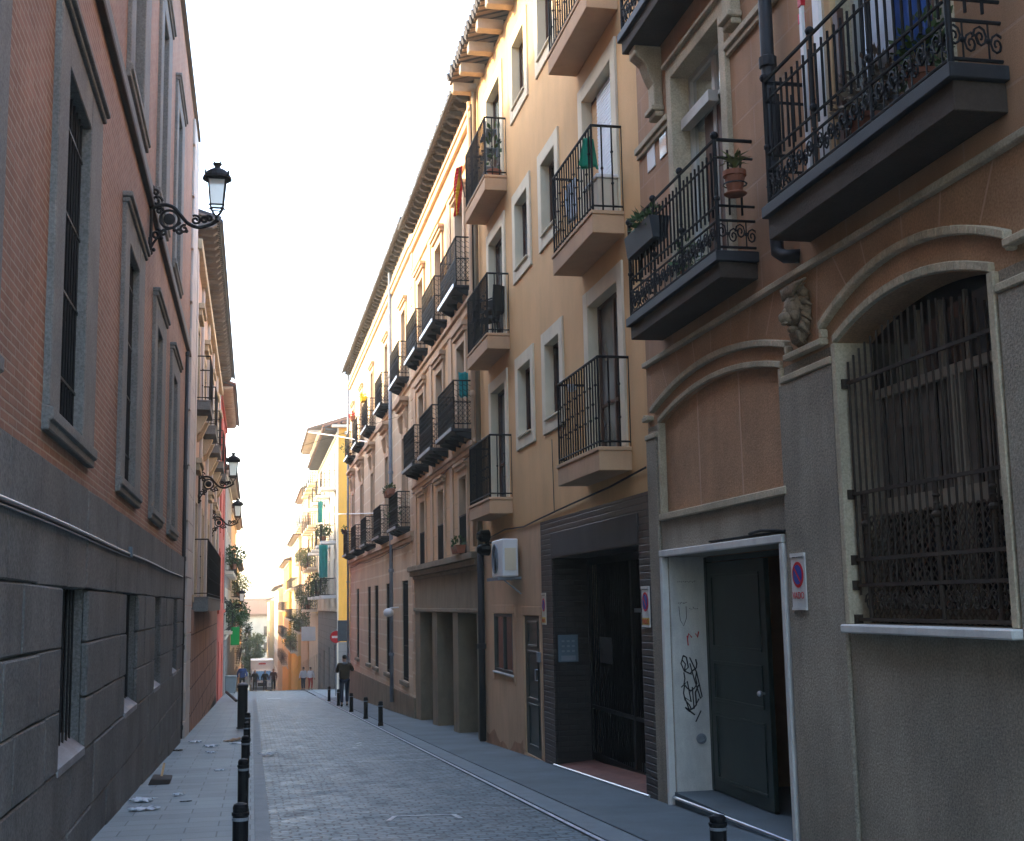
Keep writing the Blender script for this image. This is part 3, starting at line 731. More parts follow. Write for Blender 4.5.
# scribbles on the plaster reveal
def scrib(name, strokes, y, mat, r=.004, parent=None):
    mb = MB()
    for st in strokes: mb.tube([(p[0], y, p[1]) for p in st], r, 4)
    return mb.build(name, mat, parent)
gx = lambda u: 4.24+u*.34
st = []
for k in range(3): st.append([(gx(.25+.5*q/10+.06*math.sin(q*1.7+k)), -.62-.13*k-.25*math.sin(q/10*PI)*(.6+.2*k)) for q in range(11)])
st += [[(gx(.30), -.58), (gx(.22), -.66), (gx(.32), -.74), (gx(.45), -.70), (gx(.40), -.60), (gx(.30), -.58)],
       [(gx(.5), -.6), (gx(.7), -.75), (gx(.85), -1.0), (gx(.80), -1.02), (gx(.62), -.82), (gx(.5), -.66)],
       [(gx(.2), -.9), (gx(.4), -.84), (gx(.5), -1.05), (gx(.3), -1.0), (gx(.45), -1.15), (gx(.3), -1.1), (gx(.6), -1.18)], [(gx(.55), -.9), (gx(.58), -1.12), (gx(.75), -1.02)], [(gx(.62), -1.25), (gx(.8), -1.14)]]
scrib('graffiti', st, 12.532, m_ink, .008, dw)
scrib('graffiti', [[(gx(.45), -.42), (gx(.5), -.36), (gx(.6), -.4)], [(gx(.72), -.36), (gx(.78), -.4), (gx(.82), -.34)], [(gx(.45), -.38), (gx(.47), -.48)]], 12.532, m_redink, .007, dw)
st = [[(gx(.2+.06*i), .17+.008*math.sin(i*3)), (gx(.23+.06*i), .175)] for i in range(10)]+[[(gx(.22), -.08), (gx(.25), -.22), (gx(.35), -.28), (gx(.45), -.2), (gx(.45), -.08)]]+[[(gx(.2+.05*i), -.05+.012*math.sin(i*4)), (gx(.235+.05*i), -.04)] for i in range(6)]+[[(gx(.55+.06*i), -.1+.012*math.sin(i*4)), (gx(.59+.06*i), -.11)] for i in range(5)]
scrib('graffiti', st, 12.532, m_ink, .003, dw)
mb = MB(); mb.lathe((4.50, 12.534, -1.42), [(.05, 0), (.055, -.02), (.035, -.03), (.03, -.012)], 14, 'y'); mb.build('drain_cap', m_grey, dw)
mb = MB(); FA.box(mb, 0, .03, 9.4, 11.2, .515, .53); mb.tube([(4.17, 10.2, .54), (4.15, 9.9, .55), (4.16, 9.6, .535), (4.15, 9.42, .52)], .012, 6); mb.build('cable_run', m_rubber, dw)

# ------------------------------------------------------------------ no-parking plates
def letters(txt, size, M4, mat, parent):
    cu = bpy.data.curves.new('lettering', 'FONT'); cu.body = txt; cu.size = size; cu.align_x = 'CENTER'; cu.extrude = .001
    t = bpy.data.objects.new('tmp', cu); me = bpy.data.meshes.new_from_object(t); bpy.data.objects.remove(t)
    me.transform(M4); me.materials.append(mat); o = bpy.data.objects.new('lettering', me); C.objects.link(o)
    if parent: attach(o, parent)
    return o
# text facing -X: its right is -Y, its up is Z
def TX(x, y, z): return Matrix(((0, 0, -1, x), (-1, 0, 0, y), (0, 1, 0, z), (0, 0, 0, 1)))
def vado(y, z, wd, h, label, x=4.2, yellow=True, old=False):
    t = thing('no_parking_sign', (x, y, z), label, 'sign')
    mb = MB(); mb.box(x-.012, x, y-wd/2, y+wd/2, z-h/2, z+h/2); mb.box(x-.02, x-.012, y-wd/2, y+wd/2, z+h/2-.03, z+h/2); mb.box(x-.02, x-.012, y-wd/2, y+wd/2, z-h/2, z-h/2+.02)
    mb.build('plate', m_creamr if old else m_whitestone, t)
    mb = MB(); c = (x-.013, y, z+h*.12); R = wd*.40
    mb.lathe(c, [(R, 0), (R, -.003)], 28, 'x'); d = mb.build('disc', m_signred, t)
    mb = MB(); mb.lathe((x-.017, y, z+h*.12), [(R*.76, 0), (R*.76, -.002)], 28, 'x'); mb.build('disc_field', m_signblue, d)
    mb = MB(); a = math.radians(45); n = Vector((0, math.cos(a), -math.sin(a))); s = Vector((0, math.sin(a), math.cos(a)))
    n = Vector((0, -math.cos(a), -math.sin(a))); s = Vector((0, math.sin(a), -math.cos(a))); c = Vector((x-.021, y, z+h*.12))
    P = [c+n*R*.78+s*R*.1, c+n*R*.78-s*R*.1, c-n*R*.78-s*R*.1, c-n*R*.78+s*R*.1]; mb.quad(*P); mb.build('disc_bar', m_signred, d)
    if yellow: mb = MB(); mb.box(x-.015, x-.0125, y-wd*.48, y+wd*.48, z-h*.44, z-h*.27); mb.build('yellow_band', m_signyel, t)
    letters('VADO', wd*.30, TX(x-.0175, y, z-h*(.42 if yellow else .30)), m_redink, t)
    letters('VADO PERMANENTE', wd*.085, TX(x-.0145, y, z+h*.42), m_ink, t)
    return t
vado(9.21, .115, .25, .44, 'white no-parking plate with red and blue disc beside the white-framed doorway', x=4.165, yellow=False)
vado(13.20, -.08, .26, .44, 'no-parking plate with yellow foot on the near brick pillar of the dark gate', x=4.178)
vado(18.12, -.11, .24, .46, 'faded no-parking plate on the far brick pillar next to the green door', x=4.178, old=True)

# ------------------------------------------------------------------ downpipe on the brown building
pipe('drainpipe', [(4.1, 9.18, 13.3), (4.1, 9.18, 2.85), (4.1, 9.17, 2.74), (4.12, 9.08, 2.68), (4.2, 8.98, 2.66)], .055, 'dark cast iron downpipe with elbow between the two brown building balconies', mat=m_slabdark, collars=(8, 6.1, 4.35, 3.1))

# ================================================================== TAN BUILDING
B = thing('building', (4.2, 18, zg(18)), 'tan rendered building with cream window surrounds and tiled eave on pale corbels', 'building')
FB = Fac(B, 4.2, -1)
FL = [1.72, 4.49, 7.26]
holes = []
for z in FL:
    for (a, b) in ((13.94, 15.30), (20.79, 22.08)): holes.append((a, b, z, z+2.02, .17))
    for (a, b) in ((16.86, 17.76), (18.74, 19.70)): holes.append((a, b, z+.90, z+2.02, .17))
FB.wall('wall', m_tan, 13.0, 23.4, 1.16, 10.02, holes)
FB.wall('ground_floor_wall', m_tan_low, 18.3, 23.4, -3.0, 1.16, [(18.56, 19.72, -2.33, -.22, .05), (20.55, 22.2, -1.19, -.2, .05)])
FB.wall('brick_gate_surround', m_darkbrick, 13.0, 18.3, -2.8, 1.16, [(13.42, 17.62, -2.8, .60, .52)], d=.02, back=6)
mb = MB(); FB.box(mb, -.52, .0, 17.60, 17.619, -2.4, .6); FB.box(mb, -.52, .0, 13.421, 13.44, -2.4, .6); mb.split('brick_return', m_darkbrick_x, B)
mb = MB()
for yv, w_ in ((13.02, .02),): pass
FB.box(mb, .02, .03, 13.42, 17.62, .62, .95); mb.build('gate_lintel', M('dark_lintel', (.05, .045, .045), .7, .2, 2, streak=.3), B)
for z in FL:
    for i, (a, b) in enumerate(((13.94, 15.30), (20.79, 22.08))):
        p = FB.window(a, b, z, z+2.02, depth=.165, sur=.20, surm=m_cream, proud=.03, sash=m_wood, pane=rg(), mull=1, name='balcony_door', rails=(.35,))
        if i == 0 and z == FL[1]:
            p['label'] = 'balcony door behind a half-lowered white slatted blind'
            mb = MB()
            for k in range(40): FB.box(mb, -.10, -.085, a+.04, b-.62+.28, z+.02+k*.049, z+.055+k*.049)
            mb.build('blind', m_blind, p)
            mb = MB(); FB.box(mb, -.12, -.10, b-.34, b-.04, z+.8, z+1.95); mb.build('curtain', m_orange, p)
    for (a, b) in ((16.86, 17.76), (18.74, 19.70)):
        FB.window(a, b, z+.90, z+2.02, depth=.165, sur=.20, surm=m_cream, proud=.03, sash=m_wood, pane=rg(), mull=1, sill=.0, rails=())
        mb = MB(); FB.box(mb, -.16, .06, a-.0, b+.0, z+.885, z+.912); mb.build('sill', m_cream, B, bevel=.004)
    for (a, b, t_) in ((13.62, 15.60, 'near'), (20.38, 22.40, 'far')):
        FB.balcony(a, b, z, .39, .27, m_slabtan, 1.04, .12, .0105, 'plain')
FB.eave(13.0, 23.45, 10.14, .50, .98, .20, .20, m_rafterw, m_soffit, m_tiled, corb=True)
FB.window(20.55, 22.2, -1.19, -.2, depth=.045, sash=m_greendoor, pane=m_glass, mull=1, bars=.1, rails=())
FB.slab('sill', m_whitestone, -.04, .04, 20.5, 22.25, -1.225, -1.192)
mb = MB(); FB.box(mb, 0, .012, 20.35, 20.548, -1.35, -.198); FB.box(mb, 0, .012, 22.202, 22.45, -1.35, -.198); FB.box(mb, 0, .012, 20.35, 22.45, -.197, -.05)
FB.box(mb, 0, .012, 18.40, 18.558, -2.3, -.218); FB.box(mb, 0, .012, 19.722, 19.86, -2.3, -.218); FB.box(mb, 0, .012, 18.40, 19.86, -.217, -.08); mb.build('opening_trim', m_tan_low, B, bevel=.006)
mb = MB(); FB.box(mb, -.048, -.02, 18.57, 19.71, -2.33, -.23)
for z0_, z1_ in ((-2.2, -1.55), (-1.5, -.75), (-.7, -.3)):
    FB.box(mb, -.02, -.005, 18.78, 18.82, z0_, z1_); FB.box(mb, -.02, -.005, 19.44, 19.48, z0_, z1_); FB.box(mb, -.02, -.006, 18.82, 19.44, z0_, z0_+.04); FB.box(mb, -.02, -.006, 18.82, 19.44, z1_-.04, z1_)
dr = mb.build('door', m_greendoor, B, bevel=.004)
mb = MB(); mb.tube([(4.22, 18.80, -1.18), (4.17, 18.80, -1.18), (4.17, 18.80, -1.02), (4.22, 18.80, -1.02)], .013, 6); mb.build('handle', m_metal, dr)
mb = MB(); FB.box(mb, 0, .05, 18.48, 18.62, -.9, -.75); mb.build('intercom', m_grey, B, bevel=.005)
mb = MB(); ys_ = [18.32+.25*i for i in range(20)]
for a, b in zip(ys_, ys_[1:]):
    if 18.3 < a < 19.8: continue
    ha, hb = [.16+.10*math.sin(q*2.3)+.06*math.sin(q*7.1) for q in (a, b)]
    mb.quad((4.196, a, zg(a)-.02), (4.196, b, zg(b)-.02), (4.196, b, zg(b)+hb), (4.196, a, zg(a)+ha))
mb.build('worn_base_coat', M('worn_orange_coat', (.46, .25, .14), .95, .25, 4, .2, 60, .6, 60), B)
# garage gate
mb = MB(); xg = 4.70
mb.box(xg, xg+.04, 13.44, 17.6, -2.2, -2.1); mb.box(xg, xg+.04, 13.44, 17.6, .5, .6); mb.box(xg, xg+.04, 13.44, 13.52, -2.1, .5); mb.box(xg, xg+.04, 17.52, 17.6, -2.1, .5); mb.box(xg-.004, xg+.044, 15.45, 15.53, -2.1, .5)
mb.box(xg, xg+.04, 13.52, 17.52, -1.5, -1.45)
n = 44
for i in range(n+1): y = 13.52+4.0*i/n; mb.tube([(xg+.02, y, -2.15), (xg+.02, y, .5)], .011, 5)
gt = mb.build('garage_gate', m_iron, B)
mb = MB(); mb.box(xg-.02, xg-.004, 13.5, 15.3, -.16, -.11); mb.build('gate_rail', m_grey, gt)
mb = MB(); mb.box(xg-.012, xg-.004, 16.4, 17.0, -.85, -.5); mb.build('gate_panel', m_slabdark, gt)
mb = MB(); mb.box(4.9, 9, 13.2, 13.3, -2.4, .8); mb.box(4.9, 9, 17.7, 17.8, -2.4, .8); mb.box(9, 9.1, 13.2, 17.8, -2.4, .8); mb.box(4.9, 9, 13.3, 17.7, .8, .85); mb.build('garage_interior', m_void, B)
mb = MB(); mb.quad((4.2, 13.42, zg(13.42)+.05), (4.72, 13.42, zg(13.42)+.09), (4.72, 17.62, zg(17.62)+.09), (4.2, 17.62, zg(17.62)+.05)); mb.quad((4.2, 13.42, zg(13.42)+.05), (4.2, 17.62, zg(17.62)+.05), (4.2, 17.62, zg(17.62)), (4.2, 13.42, zg(13.42)))
th = mb.build('threshold', m_ledge, B)
mb = MB(); mb.tube([(4.17, 13.3, zg(13.3)+.045), (4.17, 17.7, zg(17.7)+.045)], .014, 6); mb.build('threshold_strip', m_metal, th)
# notice board on the brick return
t = thing('notice_plate', (4.38, 17.58, -.66), 'grey notice plate with rows of bell buttons inside the dark brick gateway', 'sign')
mb = MB(); mb.box(4.24, 4.53, 17.575, 17.60, -.86, -.48); mb.build('plate', m_signback, t, bevel=.004)
mb = MB()
for i in range(3):
    for j in range(3): mb.box(4.29+.075*i, 4.33+.075*i, 17.570, 17.575, -.58-.07*j, -.555-.07*j)
mb.box(4.28, 4.49, 17.570, 17.575, -.84, -.77); mb.split('label_strip', m_grey, t)
# thin cable under the first floor of the tan building
t = thing('wall_cable', (4.19, 18, 1.25), 'thin sagging cable run along the tan wall above the dark gate', 'cable')
mb = MB(); mb.tube([(4.185, 23.3, 1.12), (4.185, 21, 1.22), (4.18, 19.5, 1.17), (4.175, 18.3, 1.22), (4.17, 16.5, 1.28), (4.17, 14.5, 1.34), (4.17, 13.05, 1.42)], .013, 5); mb.tube([(4.185, 17.4, 1.24), (4.185, 17.45, 2.3)], .006, 4); mb.build('cable', m_slabdark, t)
def run_cable(pts, label, r=.010):
    t = thing('wall_cable', pts[0], label, 'cable'); mb = MB(); P = []
    for a, b in zip(pts, pts[1:]):
        n = 6
        for k in range(n): u = k/n; P.append((a[0]+(b[0]-a[0])*u, a[1]+(b[1]-a[1])*u, a[2]+(b[2]-a[2])*u-.05*math.sin(u*PI)))
    P.append(pts[-1]); mb.tube(P, r, 5); mb.build('cable', m_slabdark, t)
run_cable([(4.10, 23.5, 2.85), (4.12, 26.8, 2.88), (4.12, 30, 2.83), (4.12, 33.3, 2.9)], 'dark cable drooping under the lower balconies of the ochre building')
run_cable([(4.08, 33.6, 1.6), (4.1, 38, 1.62), (4.1, 44, 1.55), (4.1, 50, 1.62), (4.1, 56, 1.6)], 'dark cable drooping below the low balconies of the pink building')
run_cable([(4.13, 23.3, .5), (4.13, 23.25, 1.8), (4.15, 23.3, 3.2)], 'short dark cable rising beside the standpipe', .014)
# air conditioner on its bracket
t = thing('air_conditioner', (4.0, 20.2, .35), 'white outdoor air conditioning unit on a wall bracket above the small barred window', 'air conditioner')
mb = MB(); mb.box(3.88, 4.14, 19.75, 20.65, .40, 1.00); mb.build('casing', m_white, t, bevel=.015)
mb = MB(); mb.lathe((3.878, 20.32, .70), [(.24, .0), (.24, -.02), (.22, -.02), (.22, 0)], 20, 'x')
for r in (.05, .09, .13, .17, .21): mb.tube([(3.862, 20.32+r*math.cos(q/16*2*PI), .70+r*math.sin(q/16*2*PI)) for q in range(16)], .004, 4, True)
mb.build('fan_guard', m_grey, t)
mb = MB(); mb.box(3.92, 4.1, 19.73, 19.749, .50, .85); mb.build('side_panel', m_cream, t)
mb = MB(); mb.box(3.82, 4.2, 19.82, 19.86, .35, .395); mb.box(3.82, 4.2, 20.55, 20.59, .35, .395); mb.box(3.8, 3.83, 19.7, 20.7, .34, .39); mb.tube([(4.2, 19.84, .12), (3.9, 19.84, .36)], .012, 5); mb.build('bracket', m_grey, t)
t = thing('wall_lamp', (4.05, 22.6, 1.0), 'small black double floodlight under the lowest tan balcony beside the drainpipes', 'lamp')
mb = MB(); mb.lathe((3.98, 21.95, 1.16), [(.05, -.12), (.10, -.05), (.11, .1), (.07, .12)], 12, 'x'); mb.lathe((3.98, 21.95, .92), [(.05, -.12), (.10, -.05), (.11, .1), (.07, .12)], 12, 'x'); mb.tube([(4.2, 21.95, 1.04), (4.02, 21.95, 1.04), (4.02, 21.95, .96)], .02, 6); mb.build('lamp_head', m_iron, t)

# ================================================================== OCHRE BUILDING WITH PORTAL
D1 = thing('building', (4.2, 28.4, zg(28.4)), 'ochre building with three-bay stone portal and iron balconies, between tan and pink buildings', 'building')
FC = Fac(D1, 4.2, -1)
CY = (25.3, 28.4, 31.6)
bays = [(24.0, 26.3, -3.4, -.22, 1.1), (27.0, 29.4, -3.4, -.22, 1.1), (30.2, 32.45, -3.4, -.22, 1.1)]
FC.wall('portal_wall', m_portal, 23.4, 33.42, -3.5, .62, bays)
hs = []
for c in CY: hs += [(c-.45, c+.45, .98, 2.55, .2), (c-.5, c+.5, 3.4, 5.3, .2), (c-.5, c+.5, 6.3, 8.3, .2)]
FC.wall('wall', m_orange, 23.4, 33.42, .95, 10.3, hs)
mb = MB(); FC.box(mb, -.01, .06, 23.4, 33.42, .62, .7); FC.box(mb, -.01, .14, 23.4, 33.5, .7, .82); FC.box(mb, -.01, .20, 23.4, 33.5, .82, .95); FC.box(mb, -.01, .05, 23.4, 33.42, -.2, -.12)
mb.build('portal_cornice', m_portal, D1, bevel=.012)
mb = MB()
for i, (a, b, *_) in enumerate(bays):
    FC.box(mb, -1.12, -1.05, a, b, -3.5, -.22)
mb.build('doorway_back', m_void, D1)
mb = MB(); FC.box(mb, -1.05, -1.0, 24.1, 26.2, -2.7, -1.0)
for k in range(2): FC.box(mb, -1.0, -.98, 24.2+k*1.02, 25.08+k*1.02, -2.5, -1.15)
mb.build('portal_door', m_greendoor, D1)
mb = MB(); FC.box(mb, -.9, -.8, 31.9, 32.4, -1.9, -1.3); mb.build('meter_box', m_slabdark, D1)
for c in CY:
    FC.window(c-.45, c+.45, .98, 2.55, .18, .15, m_ochretrim, .04, m_whitewood, rg(), mull=1, top=.16)
    FC.window(c-.5, c+.5, 3.4, 5.3, .18, .17, m_ochretrim, .05, m_whitewood, rg(), mull=1, name='balcony_door', top=.2, rails=(.3, .75))
    FC.window(c-.5, c+.5, 6.3, 8.3, .18, .17, m_ochretrim, .05, m_whitewood, rg(), mull=1, name='balcony_door', top=.16, rails=(.3, .75))
    FC.balcony(c-1.08, c+1.08, 3.4, .38, .2, m_slabdark, .96, .1, .007, 'iron', lip=m_lead)
    FC.balcony(c-1.08, c+1.08, 6.3, .30, .2, m_slabdark, 1.0, .1, .007, 'iron', lip=m_metal)  # upper edge strip gets brighter metal to imitate its lit edge
    mb = MB(); 
    for k in range(9): y = c-.42+.84*k/8; FC.box(mb, .02, .035, y-.008, y+.008, .97, 1.75)
    FC.box(mb, .015, .04, c-.45, c+.45, 1.74, 1.77); mb.build('window_guard', m_iron, D1)
mb = MB(); FC.box(mb, 0, .10, 23.4, 33.42, 3.02, 3.12); FC.box(mb, 0, .06, 23.4, 33.42, 2.92, 3.019); FC.box(mb, 0, .10, 23.4, 33.42, 5.92, 6.02); FC.box(mb, 0, .05, 23.4, 33.42, 5.75, 5.919)
FC.box(mb, 0, .05, 23.4, 33.42, 8.9, 8.98); FC.box(mb, 0, .08, 23.4, 33.42, 9.55, 9.7); FC.box(mb, 0, .12, 23.4, 33.42, 9.701, 9.78)
for y in (23.75, 26.85, 30.0, 33.1): FC.box(mb, 0, .03, y-.22, y+.22, 3.121, 5.749); FC.box(mb, 0, .03, y-.22, y+.22, 6.021, 8.899); FC.box(mb, 0, .03, y-.2, y+.2, .951, 2.919)
mb.build('string_course', m_ochretrim, D1, bevel=.01)
FC.eave(23.46, 33.42, 10.22, .30, .45, .12, .14, m_rafter, m_rafter, m_tiled)

# ================================================================== PINK BUILDING
D2 = thing('building', (4.2, 45, zg(45)), 'long pink banded building with tall barred windows, fourth on the right', 'building')
FD = Fac(D2, 4.2, -1)
gy = ((35.7, .75), (40.2, .75), (44.2, .7), (47.0, .65), (52.2, .65)); by = (35.5, 40.3, 45.4, 50.0, 54.4)
hs = [(c-w_, c+w_, -2.15, .65, .2) for c, w_ in gy]+[(35.4, 36.0, -2.95, -2.6, .15), (40.0, 40.6, -3.0, -2.6, .15), (46.7, 47.3, -3.3, -2.6, .15)]
FD.wall('ground_floor_wall', m_pink, 33.42, 56.4, -4.4, 1.75, hs)
hs = []
for c in by: hs += [(c-.5, c+.5, 2.1, 4.7, .2), (c-.5, c+.5, 6.3, 8.4, .2)]
FD.wall('wall', m_pink, 33.42, 56.4, 1.75, 10.6, hs)
for c, w_ in gy: FD.window(c-w_, c+w_, -2.15, .65, .18, 0, None, 0, m_wood, m_glassblue, mull=1, bars=.14); 
mb = MB()
for c, w_ in gy: FD.box(mb, -.18, .08, c-w_-.12, c+w_+.12, -2.26, -2.152)
for a, b, z in ((35.4, 36.0, -2.9), (40.0, 40.6, -3.), (46.7, 47.3, -3.3)): FD.box(mb, -.16, -.14, a, b, z-.1, z+.5)
mb.build('sill', m_portal, D2)
mb = MB(); FD.box(mb, 0, .12, 33.42, 56.4, 1.78, 1.92); FD.box(mb, 0, .07, 33.42, 56.4, 1.66, 1.779); FD.box(mb, 0, .06, 33.42, 56.4, 5.95, 6.1); FD.box(mb, 0, .08, 33.42, 56.4, 9.6, 9.75); FD.box(mb, 0, .13, 33.42, 56.4, 9.751, 9.85)
for c in by:
    FD.box(mb, 0, .10, c-.75, c+.75, 5.35, 5.5); FD.box(mb, 0, .18, c-.85, c+.85, 5.501, 5.62); FD.box(mb, 0, .26, c-.95, c+.95, 5.621, 5.74)
    for q in (-.68, .68): mb.prism([(4.2, 5.34), (4.05, 5.34), (4.12, 4.95), (4.2, 4.85)], 'y', c+q-.1, c+q+.1)
mb.build('string_course', m_ochretrim, D2, bevel=.01)
mb = MB(); z0 = -4.4
mb.prism([(33.42, -4.4), (56.4, -4.4), (56.4, -2.75), (33.42, -2.45)], 'x', 4.155, 4.199); mb.build('plinth', m_portal, D2)
mb = MB()
for k in range(24):
    z = -2.3+.52*k
    for yy in (33.44, 56.0):
        if z < 9.4: FD.box(mb, .0, .022, yy, yy+(.5 if k % 2 else .36), z, z+.46)
mb.build('quoins', m_ochretrim, D2, bevel=.006)
for c in by:
    FD.window(c-.5, c+.5, 2.1, 4.7, .18, .16, m_ochretrim, .04, m_whitewood, rg(), mull=1, name='balcony_door', rails=(.3, .75))
    FD.window(c-.5, c+.5, 6.3, 8.4, .18, .16, m_ochretrim, .04, m_whitewood, rg(), mull=1, name='balcony_door', top=.14, rails=(.3, .75))
    FD.balcony(c-1.1, c+1.1, 2.1, .37, .2, m_slabdark, .96, .11, .008, 'iron', lip=m_lead)
    FD.balcony(c-1.1, c+1.1, 6.28, .31, .2, m_slabdark, 1.0, .11, .008, 'iron', lip=m_metal)  # brighter strip than on the lower balcony, coloured as if lit
FD.eave(33.42, 56.6, 10.45, .27, .5, .13, .14, m_rafter, m_rafter, m_tiled)
pipe('drainpipe', [(4.10, 38.4, 10.3), (4.10, 38.4, -2.9)], .06, 'grey downpipe on the pink building between two barred windows', collars=(7, 4, 1, -1.5))
pipe('drainpipe', [(4.10, 56.3, 10.4), (4.10, 56.3, -3.7)], .05, 'slim grey downpipe at the far corner of the pink building', collars=(7, 4, 1))
pipe('drainpipe', [(4.13, 23.12, .95), (4.13, 23.12, zg(23.1)+.05)], .065, 'thick dark standpipe between the tan building and the portal', mat=m_slabdark, collars=(-.8,))
pipe('drainpipe', [(4.13, 23.12, 9.9), (4.13, 23.12, .98)], .05, 'tan-painted downpipe rising from the thick dark standpipe to the eave', mat=m_portal, collars=(7.5, 4.8, 2))
pipe('drainpipe', [(4.12, 23.62, 9.9), (4.12, 23.62, 1.05)], .045, 'slim pale downpipe beside the thick dark one', mat=m_ochretrim, collars=(8, 6, 4, 2))

# ================================================================== LEFT BRICK BUILDING
L1 = thing('building', (-1.45, 14, zg(14)), 'tall red brick building on a dark granite plinth, nearest on the left', 'building')
GL = Fac(L1, -1.45, 1)
wy = [(-4.0, -2.6), (.75, 2.15), (5.2, 6.55), (9.55, 10.87), (14.35, 15.6), (18.65, 19.7), (22.5, 23.6)]
hs = [(a, b, 1.46, 4.1, .13) for a, b in wy]+[(a, b, 6.1, 9.0, .13) for a, b in wy]
GL.wall('wall', m_brick, -6, 30.3, 1.03, 11.25, hs, back=10)
for k, z1, z2 in ((0, 1.46, 4.1), (1, 6.1, 9.0)):
    for a, b in wy:
        mb = MB(); sw = .45; e = .006; o = .05
        GL.box(mb, -.12, o, a-sw, a+e, z1-.05, z2+.33); sf = .74; GL.box(mb, -.12, o, b-e, b+sf, z1-.05, z2+.33); GL.box(mb, -.12, o-.002, a+e, b-e, z2-e, z2+.33); 
        GL.box(mb, -.01, o+.03, a-sw-.01, b+sf+.01, z2+.331, z2+.39); GL.box(mb, -.01, o+.06, a-sw-.03, b+sf+.03, z2+.391, z2+.45)
        p = mb.build('window', m_granite_l, L1, bevel=.01)
        mb = MB(); mb.prism([(GL.x(-.12), z1-.005), (GL.x(.08), z1-.06), (GL.x(.08), z1-.15), (GL.x(.055), z1-.15), (GL.x(.055), z1-.22), (GL.x(-.12), z1-.22)], 'y', a-sw-.02, b+sf+.02); mb.build('sill', m_granite_l, p, bevel=.01)
        mb = MB(); q = .07
        GL.box(mb, -.118, -.08, a+e, a+q, z1, z2-e); GL.box(mb, -.118, -.08, b-q, b-e, z1, z2-e); GL.box(mb, -.118, -.08, (a+b)/2-.04, (a+b)/2+.04, z1, z2)
        for f in (.33, .66, .97): GL.box(mb, -.118, -.085, a+q, b-q, z1+(z2-z1)*f-.025, z1+(z2-z1)*f+.025)
        mb.build('sash', m_greendoor, p)
        mb = MB(); X = GL.x(-.11); mb.quad((X, a, z1), (X, b, z1), (X, b, z2), (X, a, z2)); mb.build('pane', m_glassblue, p)
        if k == 0:
            mb = MB()
            for i in range(9): y = a+.08+(b-a-.16)*i/8; mb.tube([(GL.x(-.03), y, z1), (GL.x(-.03), y, z2)], .011, 5)
            for f in (.12, .38, .62, .88): GL.box(mb, -.04, -.02, a, b, z1+(z2-z1)*f-.012, z1+(z2-z1)*f+.012)
            mb.build('grille', m_iron, p)
# string course
mb = MB(); GL.box(mb, -.01, .05, -6, 27.9, 5.521, 5.74); mc = MB(); GL.box(mc, -.01, .07, -6, 27.95, 5.44, 5.52); mc.build('drip_moulding', m_slabbrown, L1, bevel=.01)
mb.build('string_course', m_granite_l, L1, bevel=.012)
mb = MB()
for k in range(23): z = -3.0+.61*k; GL.box(mb, 0, .055, 28.35 if k % 2 else 28.2, 30.29, z, z+.6)
mb.build('quoins', m_l2pil, L1, bevel=.01)
GL.wall('lower_end_wall', m_l2wall, 26.75, 30.3, -4.2, 1.029, [], body=True)
mb = MB(); GL.box(mb, -.5, .08, -6, 30.35, 11.25, 11.36); mb.build('roof_cornice', m_granite_l, L1)
# granite block plinth with real joints
pw = [(-4.2, -2.6), (.6, 2.2), (5.2, 6.75), (9.98, 11.52), (14.97, 16.5), (19.25, 20.5), (23.6, 24.8)]
PZ = [-4.0, -3.35, -2.85, -2.28, -1.72, -1.18, -.74, -.28, .17, 1.03]
cuts = sorted(v for p_ in pw for v in p_)
mb = MB()
GL.wall('plinth_backing', m_granite, -6, 26.75, -4, 1.03, [(a, b, -1.18, .17, .14) for a, b in pw], d=.0, body=False)
for j, (za, zb) in enumerate(zip(PZ, PZ[1:])):
    y = -6.0
    inwin = za >= -1.25 and zb <= .2
    ys = [y]
    while y < 26.7:
        y += random.uniform(1.05, 1.7); ys.append(min(y, 26.75))
    if inwin:
        ys = [v for v in ys if not any(a-.35 < v < b+.35 for a, b in pw)]+cuts; ys = sorted(set(ys))
    for a, b in zip(ys, ys[1:]):
        if b-a < .05: continue
        if inwin and any(p0 <= (a+b)/2 <= p1 for p0, p1 in pw): continue
        g = random.uniform(.002, .006); d = .052+random.uniform(-.004, .008)
        v = mb.box(GL.x(.0), GL.x(d), a+g, b-g, za+g, zb-g)
        for q in v: q.co.z += random.uniform(-.009, .009); q.co.y += random.uniform(-.004, .004)
pl = mb.build('plinth', m_granite, L1, bevel=.012)
mb = MB()
for a, b in pw:
    mb.prism([(GL.x(-.13), -1.02), (GL.x(.060), -1.16), (GL.x(.060), -1.22), (GL.x(-.13), -1.17)], 'y', a+.005, b-.005)
mb.split('plinth_window_sill', M('lit_sill_stone', (.24, .25, .26), .7, .2, 4, .2, 80), L1)  # paler than the plinth: light on the sloping sills is put into the colour
for a, b in pw:
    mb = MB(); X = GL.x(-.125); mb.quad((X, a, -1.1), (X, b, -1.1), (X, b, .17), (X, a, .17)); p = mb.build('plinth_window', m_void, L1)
    mb = MB()
    for i in range(8): y = a+.1+(b-a-.2)*i/7; mb.tube([(GL.x(-.06), y, -1.1), (GL.x(-.06), y, .17)], .010, 5)
    mb.build('grille', m_iron, p)
t = thing('wall_cable', (-1.38, 12, .65), 'pair of white and black cables clipped along the granite plinth on the left', 'cable')
def sag(y): return .62+.006*math.sin(y*.8)-.03*(y/26)**2
mb = MB(); mb.tube([(-1.376, y*1.0, sag(y)+.016) for y in range(-5, 27)], .009, 6); mb.build('white_cable', m_white, t, smooth=True)
mb = MB(); mb.tube([(-1.378, y*1.0, sag(y)-.006) for y in range(-5, 27)], .011, 6); mb.build('black_cable', m_rubber, t, smooth=True)
